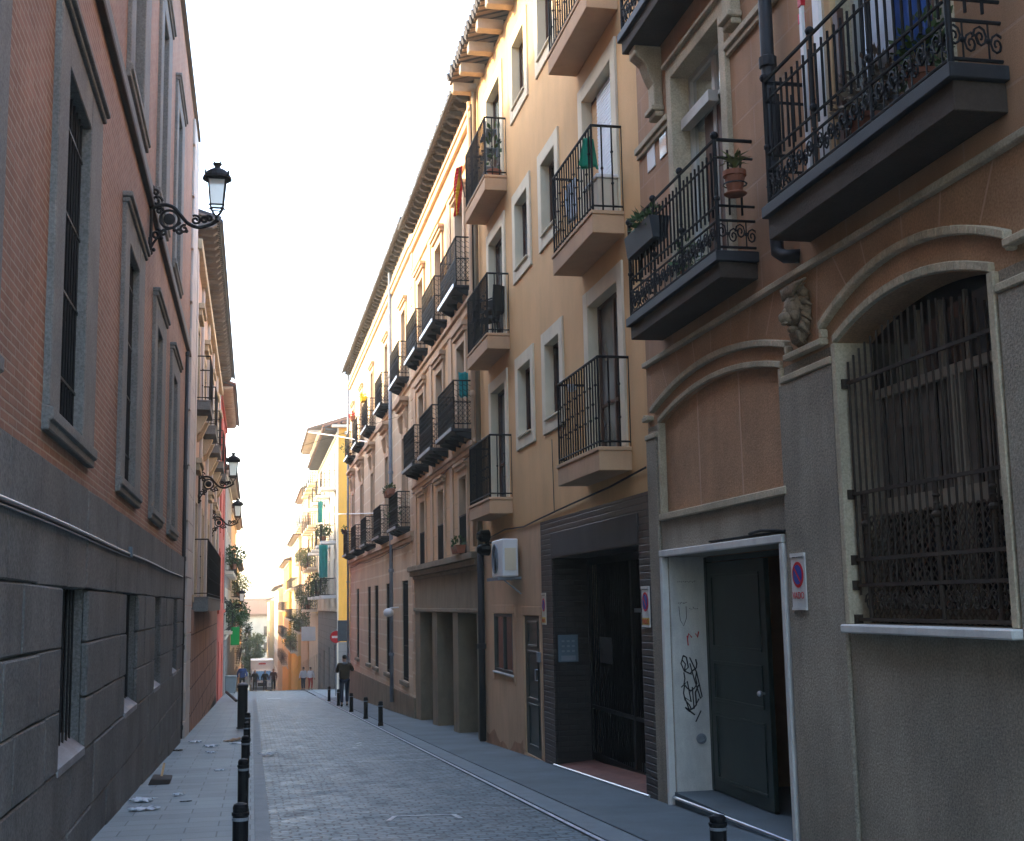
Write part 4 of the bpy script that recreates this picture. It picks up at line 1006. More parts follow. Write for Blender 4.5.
mb = MB(); mb.tube([(-1.378, y*1.0, sag(y)-.028) for y in range(-5, 16)], .006, 6); mb.build('thin_cable', m_grey, t, smooth=True)
mb = MB(); mb.box(-1.395, -1.35, 14.9, 15.05, .58, .70); mb.build('junction_box', m_signback, t, bevel=.008)
pipe('drainpipe', [(-1.41, 26.9, 5.3), (-1.41, 26.9, zg(26.9)+.1)], .038, 'dark downpipe at the end of the red brick building', mat=m_slabdark, collars=(5.3, 2.9, 1.0, -.8, -2.4))

# ================================================================== LEFT CREAM BUILDING
L2 = thing('building', (-1.45, 40, zg(40)), 'cream and pink building with long balcony, second on the left', 'building')
G2 = Fac(L2, -1.45, 1)
dy = (32.4, 36.9, 41.4, 45.9, 50.0)
hs = [(c-.55, c+.55, .28, 2.6, .2) for c in dy]+[(c-.55, c+.55, 5.05, 7.0, .2) for c in dy]
G2.wall('wall', m_l2wall, 30.4, 52.4, .0, 9.3, hs)
G2.wall('ground_floor_wall', m_slabdark, 30.4, 52.4, -4.6, .0, [])
mb = MB()
for k in range(23): y = 30.7+.94*k; G2.box(mb, 0, .05, y, y+.66, -4.5, -.05)
mb.split('brick_pier', m_pinkst, L2, bevel=.01)
mb = MB()
for y in (30.7, 34.6, 39.1, 43.6, 48.1, 52.1): G2.box(mb, 0, .07, y-.25, y+.25, .3, 8.6)
mb.split('pilaster', m_l2pil, L2, bevel=.01)
mb = MB(); G2.box(mb, 0, .16, 30.4, 52.4, 8.6, 8.85)
for c in dy:
    for z in (3.35, 7.25): G2.box(mb, 0, .13, c-.7, c+.7, z, z+.16); G2.box(mb, 0, .19, c-.78, c+.78, z+.161, z+.30)
    mb.prism([(G2.x(0), 4.7), (G2.x(.3), 4.7), (G2.x(.12), 4.3), (G2.x(0), 4.2)], 'y', c-.7, c-.5); mb.prism([(G2.x(0), 4.7), (G2.x(.3), 4.7), (G2.x(.12), 4.3), (G2.x(0), 4.2)], 'y', c+.5, c+.7)
mb.build('stone_hoods', m_limestone, L2, bevel=.01)
for c in dy:
    G2.window(c-.55, c+.55, .28, 2.6, .18, .15, m_limestone, .04, m_whitewood, m_glass, mull=1, name='balcony_door')
    G2.window(c-.55, c+.55, 5.05, 7.0, .18, .15, m_limestone, .04, m_whitewood, m_glass, mull=1, name='balcony_door')
    G2.balcony(c-1.0, c+1.0, 5.05, .37, .24, m_granite_l, 1.1, .14, .009, 'plain')
G2.balcony(31.9, 44.0, .26, .37, .36, m_granite_l, 1.4, .30, .006, 'plain', 'long shared balcony with tall plain railing')
mb = MB(); G2.box(mb, 0, .05, 30.4, 52.4, -4.6, -3.4); mb.build('plinth', m_granite, L2)
G2.eave(30.5, 52.4, 9.35, .52, .62, .2, .17, m_rafterg, m_rafterg, m_tiled)

# ================================================================== BUILDINGS FURTHER DOWN THE STREET
def block(sg, X, y0, y1, ztop, mat, label, zf, fh=3.0, bay=2.6, over=.5, low=None, balc=True, trim=None, tile=None, lowtop=None, plants=False, proj=.7, slab=None):
    """terraced house: storeys of windows from zf upwards, eave and roof on top, shop-like base below"""
    yc = (y0+y1)/2
    r = thing('building', (X, yc, zg(yc)), label, 'building'); F = Fac(r, X, sg); trim = trim or m_creamr
    nb = max(1, int((y1-y0)/bay)); cs = [y0+(y1-y0)*(i+.5)/nb for i in range(nb)]
    hs = []; z = zf; floors = []
    while z+2.4 < ztop-.2: floors.append(z); z += fh
    for z in floors: hs += [(c-.45, c+.45, z, z+2.05, .2) for c in cs]
    lt = lowtop if lowtop is not None else zf-.35
    F.wall('wall', mat, y0, y1, lt, ztop, hs, back=9)
    zb = zg(y1)-.6
    F.wall('ground_floor_wall', low or mat, y0, y1, zb, lt, [(c-.55, c+.55, zg(c)+.02, min(lt-.3, zg(c)+2.5), .3) for c in cs if min(lt-.3, zg(c)+2.5) > zg(c)+1.2], back=9)
    for c in cs:
        a = min(lt-.3, zg(c)+2.5)
        if a > zg(c)+1.2: mb = MB(); x = F.x(-.28); mb.quad((x, c-.55, zg(c)), (x, c+.55, zg(c)), (x, c+.55, a), (x, c-.55, a)); mb.build('shop_door', random.choice([m_greendoor, m_wood, m_glass]), r)
    for z in floors:
        for i, c in enumerate(cs):
            F.window(c-.45, c+.45, z, z+2.05, .18, .12, trim, .03, random.choice([m_whitewood, m_wood]), random.choice([m_glass, m_glass, m_curtain]), mull=1)
            if balc: F.balcony(c-.8, c+.8, z, proj, .16, slab or m_creamr, .95, .16, .011, 'plain')
    mb = MB(); F.box(mb, 0, .08, y0, y1, ztop-.35, ztop-.2); F.box(mb, 0, .08, y0, y1, lt-.06, lt+.08); mb.build('string_course', trim, r)
    F.eave(y0, y1, ztop+.05, over, .55, .14, .15, m_rafterw if mat is not m_creamr else m_rafter, m_rafter, tile or m_tile, depth=4.5)
    return r
E1 = block(-1, 4.55, 70.0, 91.5, 9.75, m_creamr, 'pale building with yellow side wall and white balconies beyond the side street', 5.5*0+.55, 3.05, 5.3, .75, m_greyst, True, m_creamr, m_tile, lowtop=-.3, proj=.82, slab=m_white)
mb = MB(); mb.prism([(4.56, -5.4), (13.4, -5.4), (13.4, 9.9), (4.56, 9.9)], 'y', 69.94, 69.99); mb.build('side_wall', m_yel, E1)
mb = MB(); mb.prism([(4.56, -5.4), (13.4, -5.4), (13.4, -2.0), (4.56, -2.0)], 'y', 69.90, 69.938); mb.build('side_plinth', m_greyst, E1)
mb = MB(); mb.box(4.5, 4.57, 69.86, 69.94, -5.3, 9.8); mb.box(4.2, 9, 69.6, 70, 9.78, 9.92); mb.box(4.9, 13, 69.7, 69.94, 9.4, 9.55); mb.build('corner_strip', m_creamr, E1)
mb = MB()
for k in range(30): mb.tube([(4.6+k*.28, 69.7, 9.98+k*.09), (4.6+k*.28, 70.4, 9.98+k*.09)], .09, 6)
mb.build('verge_tiles', m_tile, E1)
block(-1, 4.55, 91.6, 106, 12.6, m_yel2, 'tall pale yellow building with long grey eave on the right, behind the white-balconied one', -.3, 3.05, 3.2, .75, m_creamr, True)
block(-1, 4.45, 106.1, 121, 9.6, m_salmon, 'salmon building stepping down the hill on the right', -2.2, 3.0, 3.1, .6, m_salmon, True)
block(-1, 4.2, 121.1, 143, 6.6, m_yel2, 'yellow house down the hill on the right, with plants on its balconies', -4.3, 3.0, 3.4, .5, m_yel, True)
block(-1, 3.9, 143.1, 172, 5.0, m_yel, 'deep yellow house far down the right side', -6.5, 3.0, 3.8, .5, m_yel, True)
block(-1, 3.3, 172.1, 205, 2.4, m_creamr, 'cream house far down the right side', -8.5, 3.0, 4.2, .5, m_creamr, False)
block(-1, 2.6, 205.1, 238, .9, m_yel2, 'last pale house on the right before the end of the street', -10.5, 3.0, 4.5, .5, m_yel2, False)
block(1, -1.42, 52.5, 64.4, 9.0, m_red, 'bright red building, third on the left', .3, 3.0, 5.0, .55, m_red, False, m_red, lowtop=-.2)
block(1, -1.40, 64.5, 82, 6.8, m_greyst, 'grey-brown building with plants, beyond the red one on the left', -1.2, 3.0, 3.0, .45, m_greyst, True, proj=.4)
block(1, -1.40, 82.1, 104, 6.2, m_salmon, 'salmon building in shade down the left side', -2.4, 3.0, 3.6, .45, m_greyst, True, proj=.4)
block(1, -1.45, 104.1, 132, 3.6, m_creamr, 'cream house down the left side', -4.6, 3.0, 4.0, .45, m_greyst, True, proj=.4)
block(1, -1.5, 132.1, 170, 1.2, m_yel2, 'pale yellow house far down the left side', -7, 3.0, 4.5, .45, m_yel2, False)
block(1, -2.0, 170.1, 236, -2.2, m_salmon, 'low salmon house at the far end on the left', -9.5, 3.0, 5.5, .45, m_creamr, False)
# house that closes the street
r = thing('building', (3, 262, zg(262)), 'wide pale building with red cornice closing the end of the street', 'building')
mb = MB(); mb.box(-22, 30, 262, 280, -18.4, -2.0); mb.build('wall', m_creamr, r)
mb = MB(); mb.box(-22.5, 30.5, 261.4, 281, -2.0, -1.5); mb.prism([(261, -1.5), (281, -1.5), (271, 1.2)], 'x', -22.6, 30.6); mb.build('roof', m_tile, r)
for i in range(13):
    for j in range(4): mb = MB(); x = -20+3.7*i; z = -6.0-3.2*j; mb.box(x, x+1.2, 261.93, 262.0, z, z+2.0); mb.build('window', m_glass, r)
r = thing('building', (-6, 330, -18.3), 'hazy block of flats showing above the closing building', 'building')
mb = MB(); mb.box(-40, 4, 330, 350, -18.4, 1.4); mb.build('wall', m_creamr, r)
mb = MB(); mb.box(-40.5, 4.5, 329.5, 350.5, 1.4, 2.0); mb.build('roof', m_tile, r)
mb = MB()
for i in range(60):
    a0, a1 = -500+20*i, -480+20*i
    h = lambda a: 8+6*math.sin(a*.008)+3*math.sin(a*.031)
    mb.quad((a0, 700, -18), (a1, 700, -18), (a1, 760, h(a1)), (a0, 760, h(a0))); mb.quad((a0, 760, h(a0)), (a1, 760, h(a1)), (a1, 900, -18), (a0, 900, -18))
tag(mb.build('hill', m_hill, smooth=True), kind='structure')

# ------------------------------------------------------------------ plants
def foliage(mb, c, r, n, l=.09, wd=.035, sc=(1, 1, 1)):
    for _ in range(n):
        d = Vector((random.gauss(0, 1), random.gauss(0, 1), random.gauss(0, 1))).normalized(); k = random.random()**.5
        p = Vector(c)+Vector((d.x*r*k*sc[0], d.y*r*k*sc[1], d.z*r*k*sc[2])); e = (d+Vector((0, 0, random.uniform(-.3, .8)))).normalized()
        mb.leaf(p, e, l*random.uniform(.6, 1.3), wd*random.uniform(.6, 1.2))
def plant(c, r, label, n=120, pot=None, l=.09, wd=.035, sc=(1, 1, 1), mat=None, cat='plant', potm=None, name='potted_plant', ph=.2, group=None):
    t = thing(name, (c[0], c[1], c[2]), label, cat, group)
    z = c[2]
    if pot:
        mb = MB(); mb.lathe((c[0], c[1], z), [(pot*.68, 0), (pot*.95, ph*.82), (pot*1.08, ph*.83), (pot*1.08, ph), (pot*.9, ph), (pot*.85, ph*.9)], 14); mb.build('pot', potm or m_pot, t); z += ph
    mb = MB()
    for _ in range(7): a = random.uniform(0, 6.28); mb.tube([(c[0], c[1], z-.03), (c[0]+math.cos(a)*r*.3, c[1]+math.sin(a)*r*.3, z+r*.7)], .006, 4)
    mb.build('stem', m_twig, t)
    mb = MB(); foliage(mb, (c[0], c[1], z+r*.75*sc[2]), r, n, l, wd, sc); mb.build('foliage', mat or m_leaf, t, recalc=False); return t
# spiky plant in its ring stand at the brown building
t = thing('potted_plant', (3.97, 9.68, 3.40), 'spiky green plant in a terracotta pot held in a ring on the brown balcony railing', 'plant')
mb = MB(); mb.lathe((3.97, 9.68, 3.40), [(.06, 0), (.088, .14), (.10, .142), (.10, .185), (.08, .185)], 16); mb.build('pot', m_pot, t, smooth=False)
mb = MB(); mb.lathe((3.97, 9.68, 3.375), [(.085, 0), (.10, .012), (.085, .024)], 16); mb.build('saucer', m_pot, t)
mb = MB(); mb.tube([(3.97+.10*math.cos(a/12*2*PI), 9.68+.10*math.sin(a/12*2*PI), 3.47) for a in range(12)], .007, 4, True); mb.tube([(3.97, 9.78, 3.47), (3.97, 9.83, 3.47)], .007, 4); mb.build('ring_holder', m_iron, t)
mb = MB()
for i in range(34):
    a = random.uniform(0, 6.28); tl = random.uniform(.12, .2); up = random.uniform(.4, 1.4)
    p0 = Vector((3.97, 9.68, 3.60+random.uniform(0, .05))); d = Vector((math.cos(a), math.sin(a), up)).normalized(); p1 = p0+d*tl*.6; p2 = p1+(d+Vector((0, 0, -.6))).normalized()*tl*.5
    u = Vector((-math.sin(a), math.cos(a), 0))*.012; mb.quad(p0-u*.5, p0+u*.5, p1+u, p1-u); mb.b.faces.new([mb.b.verts.new(q) for q in (p1-u, p1+u, p2)])
mb.build('foliage', m_leafl, t, recalc=False)
t = thing('planter', (3.87, 11.75, 3.5), 'dark trough planter with trailing plants hung on the far end of the brown balcony railing', 'planter')
mb = MB(); mb.prism([(3.78, 3.50), (3.93, 3.50), (3.96, 3.72), (3.75, 3.72)], 'y', 11.35, 12.2); mb.build('trough', m_slabdark, t)
mb = MB(); foliage(mb, (3.85, 11.75, 3.78), .5, 170, .08, .02, (.22, .8, .24)); mb.build('foliage', m_leaf, t, recalc=False)
plant((3.98, 10.95, 2.93), .13, 'small leafy plant on the floor of the brown balcony', 90, .07, .07, .022, (1, 1, 1.3), ph=.12)
plant((4.02, 7.45, 2.99), .28, 'dry bushy plant behind the scrollwork of the large dark balcony', 260, .12, .07, .018, (.5, 1.5, .8), mat=m_twig)
plant((4.02, 6.72, 2.99), .22, 'bushy plant with red flowers behind the scrollwork of the large dark balcony', 180, .1, .07, .02, (.5, 1.3, 1))
# things kept on the big dark balcony
t = thing('ladder', (4.02, 8.4, 3.0), 'white aluminium stepladder with red end caps on the large dark balcony', 'ladder')
r0, r1 = (4.14, 8.60), (4.02, 8.34)
mb = MB()
for (x, y) in (r0, r1): mb.box(x-.012, x+.012, y-.02, y+.02, 2.99, 4.42)
mb.build('rail', m_white, t)
mb = MB()
for k in range(6): z = 3.2+.22*k; mb.tube([(r0[0], r0[1], z), (r1[0], r1[1], z)], .014, 6)
mb.build('rung', m_metal, t)
mb = MB()
for (x, y) in (r0, r1): mb.box(x-.018, x+.018, y-.028, y+.028, 4.42, 4.50)
mb.build('end_cap', m_signred, t)
o = MB(); o.box(4.0, 4.03, 8.03, 8.13, 2.99, 5.2); tag(o.build('board', m_white, bevel=.004), 'tall white painted board leaning beside the ladder on the balcony', 'board')
o = MB(); o.box(4.04, 4.09, 7.93, 8.02, 2.99, 5.3); tag(o.build('board', m_woodl, bevel=.004), 'raw timber board standing between the white board and the brown post', 'board')
o = MB(); o.box(4.03, 4.08, 7.80, 7.88, 2.99, 4.15); tag(o.build('wooden_post', m_wood, bevel=.004), 'short dark brown wooden post beside the raw timber board', 'post')
def cloth(name, c, w_, h, mat, label, cat, ax='y', th=.05, n=10, taper=.0, parts=None):
    mb = MB(); V = []
    for s_ in (-1, 1):
        g = []
        for i in range(n+1):
            row = []
            for j in range(n+1):
                u, v = i/n-.5, j/n
                k = 1-taper*v if taper >= 0 else 1+taper*(1-v)
                o_ = th*(s_*.5*math.cos(u*PI)*(1-.5*v)+.35*math.sin(u*17+v*2))
                P = (c[0]+o_, c[1]+u*w_*k, c[2]-h/2+h*v+.015*math.sin(u*9)) if ax == 'y' else (c[0]+u*w_*k, c[1]+o_, c[2]-h/2+h*v+.015*math.sin(u*9))
                row.append(mb.b.verts.new(P))
            g.append(row)
        V.append(g)
    for g in V:
        for i in range(n):
            for j in range(n): mb.b.faces.new((g[i][j], g[i+1][j], g[i+1][j+1], g[i][j+1]))
    A, Bb = V
    for j in range(n):
        for i in (0, n): mb.b.faces.new((A[i][j], A[i][j+1], Bb[i][j+1], Bb[i][j]))
        for q in (0, n): mb.b.faces.new((A[j][q], A[j+1][q], Bb[j+1][q], Bb[j][q]))
    return tag(mb.build(name, mat, smooth=True), label, cat)
cloth('hanging_coat', (4.05, 6.85, 3.85), .42, .95, m_bluef, 'dark blue coat hung up on the large dark balcony', 'coat', taper=.4, th=.12)
cloth('hanging_cloth', (4.08, 7.3, 3.9), .5, .8, m_paper, 'pale blue cloth hung beside the dark blue coat', 'cloth', taper=.3, th=.05)
# things on the tan balconies
cloth('hanging_bag', (3.85, 13.86, 5.27), .26, .36, m_greenf, 'dark green bag hanging from the railing of the middle tan balcony', 'bag', 'x', .10, taper=.55)
t = thing('storage_box', (4.05, 14.0, 4.5), 'white plastic storage box on the middle tan balcony below the green bag', 'box')
mb = MB(); mb.box(3.92, 4.17, 13.75, 14.3, 4.5, 4.93); mb.build('body', m_creamr, t, bevel=.015); mb = MB(); mb.box(3.90, 4.18, 13.73, 14.32, 4.93, 4.98); mb.build('lid', m_white, t, bevel=.01)
cloth('hanging_towel', (3.86, 14.75, 4.95), .55, .5, m_paper, 'pale blue towel over the inside of the middle tan balcony railing', 'towel', th=.04)
t = thing('mug', (3.82, 14.9, 2.6), 'white mug hooked on the lowest near tan balcony railing', 'cup'); mb = MB(); mb.lathe((3.86, 15.0, 2.58), [(.035, 0), (.045, .09), (.04, .09)], 12); mb.build('bowl', m_white, t); mb = MB(); mb.tube([(3.905, 15.0, 2.60), (3.93, 15.0, 2.625), (3.905, 15.0, 2.655)], .007, 5); mb.build('handle', m_white, t)
plant((4.05, 20.75, 7.27), .30, 'straggly plant in a terracotta pot on the highest far tan balcony', 60, .12, .12, .03, (.5, .5, 1.7), mat=m_leaf)
t = thing('plant_stand', (4.05, 21.4, 7.27), 'pale wire plant stand at the back of the highest far tan balcony', 'stand')
mb = MB()
for z in (7.6, 7.95, 8.3): mb.box(3.95, 4.15, 20.95, 21.6, z, z+.015)
mb.split('shelf', m_grey, t)
mb = MB()
for x in (3.955, 4.145):
    for y in (20.96, 21.59): mb.tube([(x, y, 7.265), (x, y, 8.45)], .008, 5)
mb.build('frame', m_grey, t)
def plchair(x, y, z, rz, label):
    t = local('plastic_chair', (x, y, z), label, 'chair', None); t.rotation_euler.z = rz
    def ob(n, f, m=m_rubber): mb = MB(); f(mb); o = mb.build(n, m); o.parent = t; return o
    for sx in (-1, 1):
        for sy in (-1, 1): ob('leg', lambda mb: mb.tube([(sx*.16, sy*.16, 0), (sx*.13, sy*.13, .42)], .016, 6))
    ob('seat', lambda mb: mb.box(-.17, .17, -.17, .17, .42, .45)); ob('backrest', lambda mb: mb.prism([(-.17, .45), (-.145, .45), (-.19, .86), (-.21, .86)], 'x', -.16, .16))
    for sx in (-1, 1): ob('armrest', lambda mb: mb.tube([(sx*.17, -.17, .62), (sx*.17, .16, .62), (sx*.16, .16, .44)], .014, 6))
    return t
plchair(4.0, 20.75, 4.5, .5, 'black plastic armchair at the near end of the middle far tan balcony')
plchair(4.0, 21.45, 4.5, 2.2, 'second black plastic armchair, behind the first on the middle far tan balcony')
# flag
t = thing('flag', (3.8, 22.6, 7.2), 'red and yellow flag hanging limp from the highest far tan balcony', 'flag')
P = lambda u, v: (3.735-.07*(1-v)+.15*(u-.5)*(1-.25*(1-v))+.02*math.sin(v*7+u*5), 22.55+.03*math.sin(u*9+v*3), 7.18+.95*v+.05*u)
for nm, m, a, b in (('red_stripe', m_redf, 0, .3), ('yellow_stripe', m_yelf, .3, .66), ('red_stripe', m_redf, .66, 1)):
    mb = MB(); n = 8
    for i in range(n):
        for j in range(14):
            u0, u1 = a+(b-a)*i/n, a+(b-a)*(i+1)/n
            # the stripes run down the cloth on a slant as it hangs
            f = lambda u, v: P(u, v)
            v0, v1 = j/14, (j+1)/14
            mb.quad(f(u0, v0), f(u1, v0), f(u1, v1), f(u0, v1))
    mb.b.faces.ensure_lookup_table(); o = mb.build(nm, m, t, smooth=True); sol = o.modifiers.new('thickness', 'SOLIDIFY'); sol.thickness = .004
mb = MB(); mb.tube([(3.80, 22.36, 7.5), (3.74, 22.56, 8.16)], .012, 6); mb.build('pole', m_wood, t)
pipe('aerial_mast', [(4.05, 23.0, 9.6), (4.05, 23.0, 5.5)], .018, 'thin black mast fixed to the wall beside the far tan balconies', 'mast', m_iron)
cloth('hanging_awning', (4.08, 24.50, 4.32), .2, .5, m_teal, 'small teal awning cloth hanging over the near ochre balcony', 'awning', 'x', .06, taper=-.1)
# flower pots along the pink building's balconies
def trough(x, y, z, label, mat=m_pot, L=.5, fl=None):
    t = thing('flower_trough', (x, y, z), label, 'planter'); mb = MB(); mb.prism([(x-.07, z), (x+.07, z), (x+.10, z+.16), (x-.10, z+.16)], 'y', y-L/2, y+L/2); mb.build('trough', mat, t)
    mb = MB(); foliage(mb, (x, y, z+.2), .3, 60, .08, .03, (.4, L*1.2, .4)); mb.build('foliage', fl or m_leaf, t, recalc=False)
trough(3.74, 35.9, 3.02, 'terracotta flower trough on the nearest low pink balcony railing')
trough(3.74, 35.0, 3.02, 'second terracotta trough at the near end of the nearest low pink balcony railing')
trough(4.0, 24.9, .97, 'terracotta trough on the window ledge above the portal', L=.7)
trough(3.78, 54.2, 3.0, 'dark red flower trough on the farthest low pink balcony', m_maroon)
trough(3.83, 45.2, 7.28, 'yellow flowering trough on the middle high pink balcony', m_yelf, fl=m_yelf)
trough(3.83, 50.0, 7.28, 'red flowering trough on the fourth high pink balcony', m_pot, fl=m_redf)
plant((3.98, 45.9, 6.3), .42, 'bare twiggy plant sprawling over the middle high pink balcony', 150, .13, .16, .012, (.9, 1.3, 1), mat=m_twig)
plant((3.98, 54.4, 6.3), .35, 'leafy plant on the farthest high pink balcony', 120, .12, .1, .03, mat=m_leafl)
plant((3.95, 36.2, 2.12), .25, 'green plant behind the bars of the nearest low pink balcony', 80, .1, .1, .03)
# planting on the houses beyond
def bush(x, y, z, r, label, mat=None, sc=(1, 1.4, .9)):
    plant((x, y, z), r, label, int(520*r/.5), .18, .12, .05, sc, mat or m_leaf, ph=.25)
bush(3.95, 80.6, .6, .75, 'large bush hanging over the lowest balcony of the pale building on the right')
bush(3.9, 73.0, 3.65, .45, 'potted greenery on the middle balcony of the pale building on the right')
bush(3.9, 93.2, -.2, .9, 'dense green bush on the low balcony of the tall pale yellow building', None)
bush(3.9, 96.0, 2.8, .8, 'green bush on the upper balcony of the tall pale yellow building', m_leafl)
bush(3.9, 104.5, -2.1, 1.0, 'dark green bush on the salmon building')
bush(3.9, 126, -4.2, 1.1, 'yellow-green bush on the yellow house down the hill', m_leafl)
bush(-1.0, 66, 1.9, .6, 'green plant on the upper balcony of the grey-brown building on the left')
bush(-1.0, 69, -1.1, .75, 'trailing green plant on the low balcony of the grey-brown building on the left')
bush(-.95, 75, -1.1, .8, 'second trailing plant further along the grey-brown building on the left')
bush(-.95, 86, .7, .8, 'yellow-green plant high on the salmon building on the left', m_leafl)
bush(-.95, 92, -2.3, .9, 'dark plant on the low balcony of the salmon building on the left')
cloth('hanging_cloth', (4.0, 74.6, 2.55), .5, 1.9, m_teal, 'long teal curtain hung on the pale building below its white balcony', 'curtain', 'x', .15)
cloth('hanging_cloth', (3.95, 77.2, 5.6), .3, 1.3, m_teal, 'teal blind higher on the pale building beyond the side street', 'blind', 'x', .15)
o = MB(); o.box(-1.08, -.66, 65.5, 65.6, -1.9, -1.0); tag(o.build('shop_sign', m_greenp, bevel=.01), 'plain bright green projecting shop sign after the red building', 'sign')
o = MB(); o.box(3.4, 4.4, 92.0, 92.1, -2.5, -1.5); tag(o.build('shop_sign', m_white, bevel=.01), 'plain white projecting sign on the tall pale yellow building', 'sign')
# tree by the end of the street
t = thing('tree', (-.2, 205, zg(205)), 'olive green tree standing at the far end of the street behind the truck', 'tree')
z = zg(205)
mb = MB(); mb.tube([(-.2, 205, z), (-.15, 205, z+3), (-.1, 205, z+6)], [.3, .22, .15], 8)
for a in range(7): mb.tube([(-.15, 205, z+4.5+.3*a), (-.1+1.5*math.cos(a*.9), 205+1.5*math.sin(a*.9), z+6.5+.4*a)], [.11, .04], 6)
mb.build('trunk', m_twig, t)
mb = MB()
for k in range(30): foliage(mb, (-.1+random.uniform(-1.3, 1.3), 205+random.uniform(-1.3, 1.3), z+5+5*random.random()), .9, 170, .28, .12)
mb.build('crown', m_leafl, t, recalc=False)

# ================================================================== STREET LAMPS
def lamp_master(loc, label):
    t = local('street_lamp', loc, label, 'street lamp', 'bracket lanterns along the left facades')
    def part(n, mb, m, p=None, **k): o = mb.build(n, m, **k); o.parent = p or t; return o
    mb = MB()
    mb.tube([(.03, 0, -.46), (.03, 0, .46)], .022, 8); mb.blob((.03, 0, .46), .04, 8); mb.blob((.03, 0, -.46), .035, 8)
    for z in (-.3, .3): mb.box(0, .03, -.05, .05, z-.04, z+.04)
    br = part('bracket', mb, m_iron)
    mb = MB()
    arm = [(.03, .16), (.18, .22), (.32, .19), (.42, .08), (.52, -.03), (.66, -.08), (.80, -.04), (.90, .02)]
    def sm(P, n=6):      # Catmull-Rom through the control points
        out = []
        for i in range(len(P)-1):
            p0, p1, p2, p3 = P[max(i-1, 0)], P[i], P[i+1], P[min(i+2, len(P)-1)]
            for k in range(n):
                t_ = k/n; out.append(tuple(.5*((2*p1[j])+(-p0[j]+p2[j])*t_+(2*p0[j]-5*p1[j]+4*p2[j]-p3[j])*t_**2+(-p0[j]+3*p1[j]-3*p2[j]+p3[j])*t_**3) for j in range(2)))
        return out+[P[-1]]
    T3 = lambda P: [(x, 0, z) for x, z in P]
    mb.tube(T3(sm(arm)), .026, 8)
    mb.tube(T3([(.27+.125*math.cos(a/20*2*PI), .02+.125*math.sin(a/20*2*PI)) for a in range(20)]), .018, 6, True)
    mb.lathe((.27, 0, .02), [(.02, -.03), (.075, -.02), (.08, 0), (.075, .02), (.02, .03)], 16, 'y')
    def spiral(cx, cz, r, a0, turns, r1=.2, rad=.012, s=1):
        return [(cx+(r*(1-k/24*(1-r1)))*math.cos(a0+s*turns*2*PI*k/24), cz+(r*(1-k/24*(1-r1)))*math.sin(a0+s*turns*2*PI*k/24)) for k in range(25)]
    for (cx, cz, r, a0, tn, s) in ((.10, .27, .075, 0, 1.2, 1), (.08, .39, .05, 3, 1.1, -1), (.10, -.20, .08, 1.5, 1.2, -1), (.19, -.16, .05, 3, 1.1, 1), (.62, .02, .07, 2.2, 1.4, -1), (.74, .03, .055, .5, 1.3, 1), (.47, -.11, .06, 1.2, 1.2, 1), (.40, -.14, .045, 0, 1.1, -1), (.80, .05, .045, 2.5, 1.2, -1), (.14, .13, .05, 0, 1.1, 1)):
        mb.tube(T3(spiral(cx, cz, r, a0, tn, s=s)), .018, 5)
    mb.tube(T3(sm([(.03, -.40), (.08, -.30), (.2, -.14), (.32, -.10), (.42, -.02)])), .018, 6)
    for (x, z) in ((.10, .33), (.17, -.25), (.34, -.13), (.5, -.14), (.07, -.42)): mb.blob((x, 0, z), .028, 8)
    part('scrollwork', mb, m_iron, br)
    mb = MB(); c = (.90, 0, 0)
    mb.lathe(c, [(.02, .0), (.035, .02), (.02, .05), (.028, .07), (.014, .085)], 10)
    for k in range(4):
        a = PI/4+k*PI/2; mb.tube([(.90, 0, .08), (.90+.06*math.cos(a), .06*math.sin(a), .13), (.90+.115*math.cos(a), .115*math.sin(a), .21), (.90+.12*math.cos(a), .12*math.sin(a), .235)], .010, 5)
        mb.tube([(.90+.12*math.cos(a), .12*math.sin(a), .235), (.90+.165*math.cos(a), .165*math.sin(a), .60)], .011, 5)
        mb.tube([(.90+.12*math.cos(a), .12*math.sin(a), .235), (.90+.15*math.cos(a), .15*math.sin(a), .22)], .012, 5)
    for r, z in ((.125, .235), (.168, .60), (.1, .19)): mb.tube([(.90+r*math.cos(PI/4+k*PI/2), r*math.sin(PI/4+k*PI/2), z) for k in range(4)], .012, 5, True)
    ln = part('lantern', mb, m_iron)
    mb = MB(); mb.lathe(c, [(.155, .60), (.20, .615), (.195, .65), (.155, .715), (.10, .755), (.055, .77), (.035, .80), (.06, .83), (.065, .845), (.0001, .85)], 16)
    for k in range(4): a = PI/4+k*PI/2; mb.tube([(.90+.19*math.cos(a), .19*math.sin(a), .62), (.90+.225*math.cos(a), .225*math.sin(a), .67), (.90+.22*math.cos(a), .22*math.sin(a), .70)], .014, 6); mb.tube([(.90+.05*math.cos(a), .05*math.sin(a), .84), (.90+.075*math.cos(a), .075*math.sin(a), .87)], .01, 5)
    part('cap', mb, m_iron, ln)
    mb = MB()
    for k in range(4):
        a0, a1 = PI/4+k*PI/2, PI/4+(k+1)*PI/2
        mb.quad(*[(.90+r*math.cos(a), r*math.sin(a), z) for r, a, z in ((.118, a0, .24), (.118, a1, .24), (.16, a1, .60), (.16, a0, .60))])
    part('lantern_glass', mb, m_frost, ln)
    return t
lm = lamp_master((-1.45, 17.26, 5.26), 'nearest ornate black wall lantern, on the red brick building')
for (y, z, l, x) in ((33.9, 3.19, 'second black wall lantern from the camera, on the cream building', -1.45), (44.5, 2.86, 'third black wall lantern, further along the cream building', -1.45), (65, .05, 'fourth black wall lantern, just past the red building', -1.45), (94, -1.3, 'fifth black wall lantern, small, down the left side', -1.4), (118, -3.0, 'sixth and farthest wall lantern on the left', -1.4)):
    c = copy_tree(lm); c.location = (x, y, z); c['label'] = l

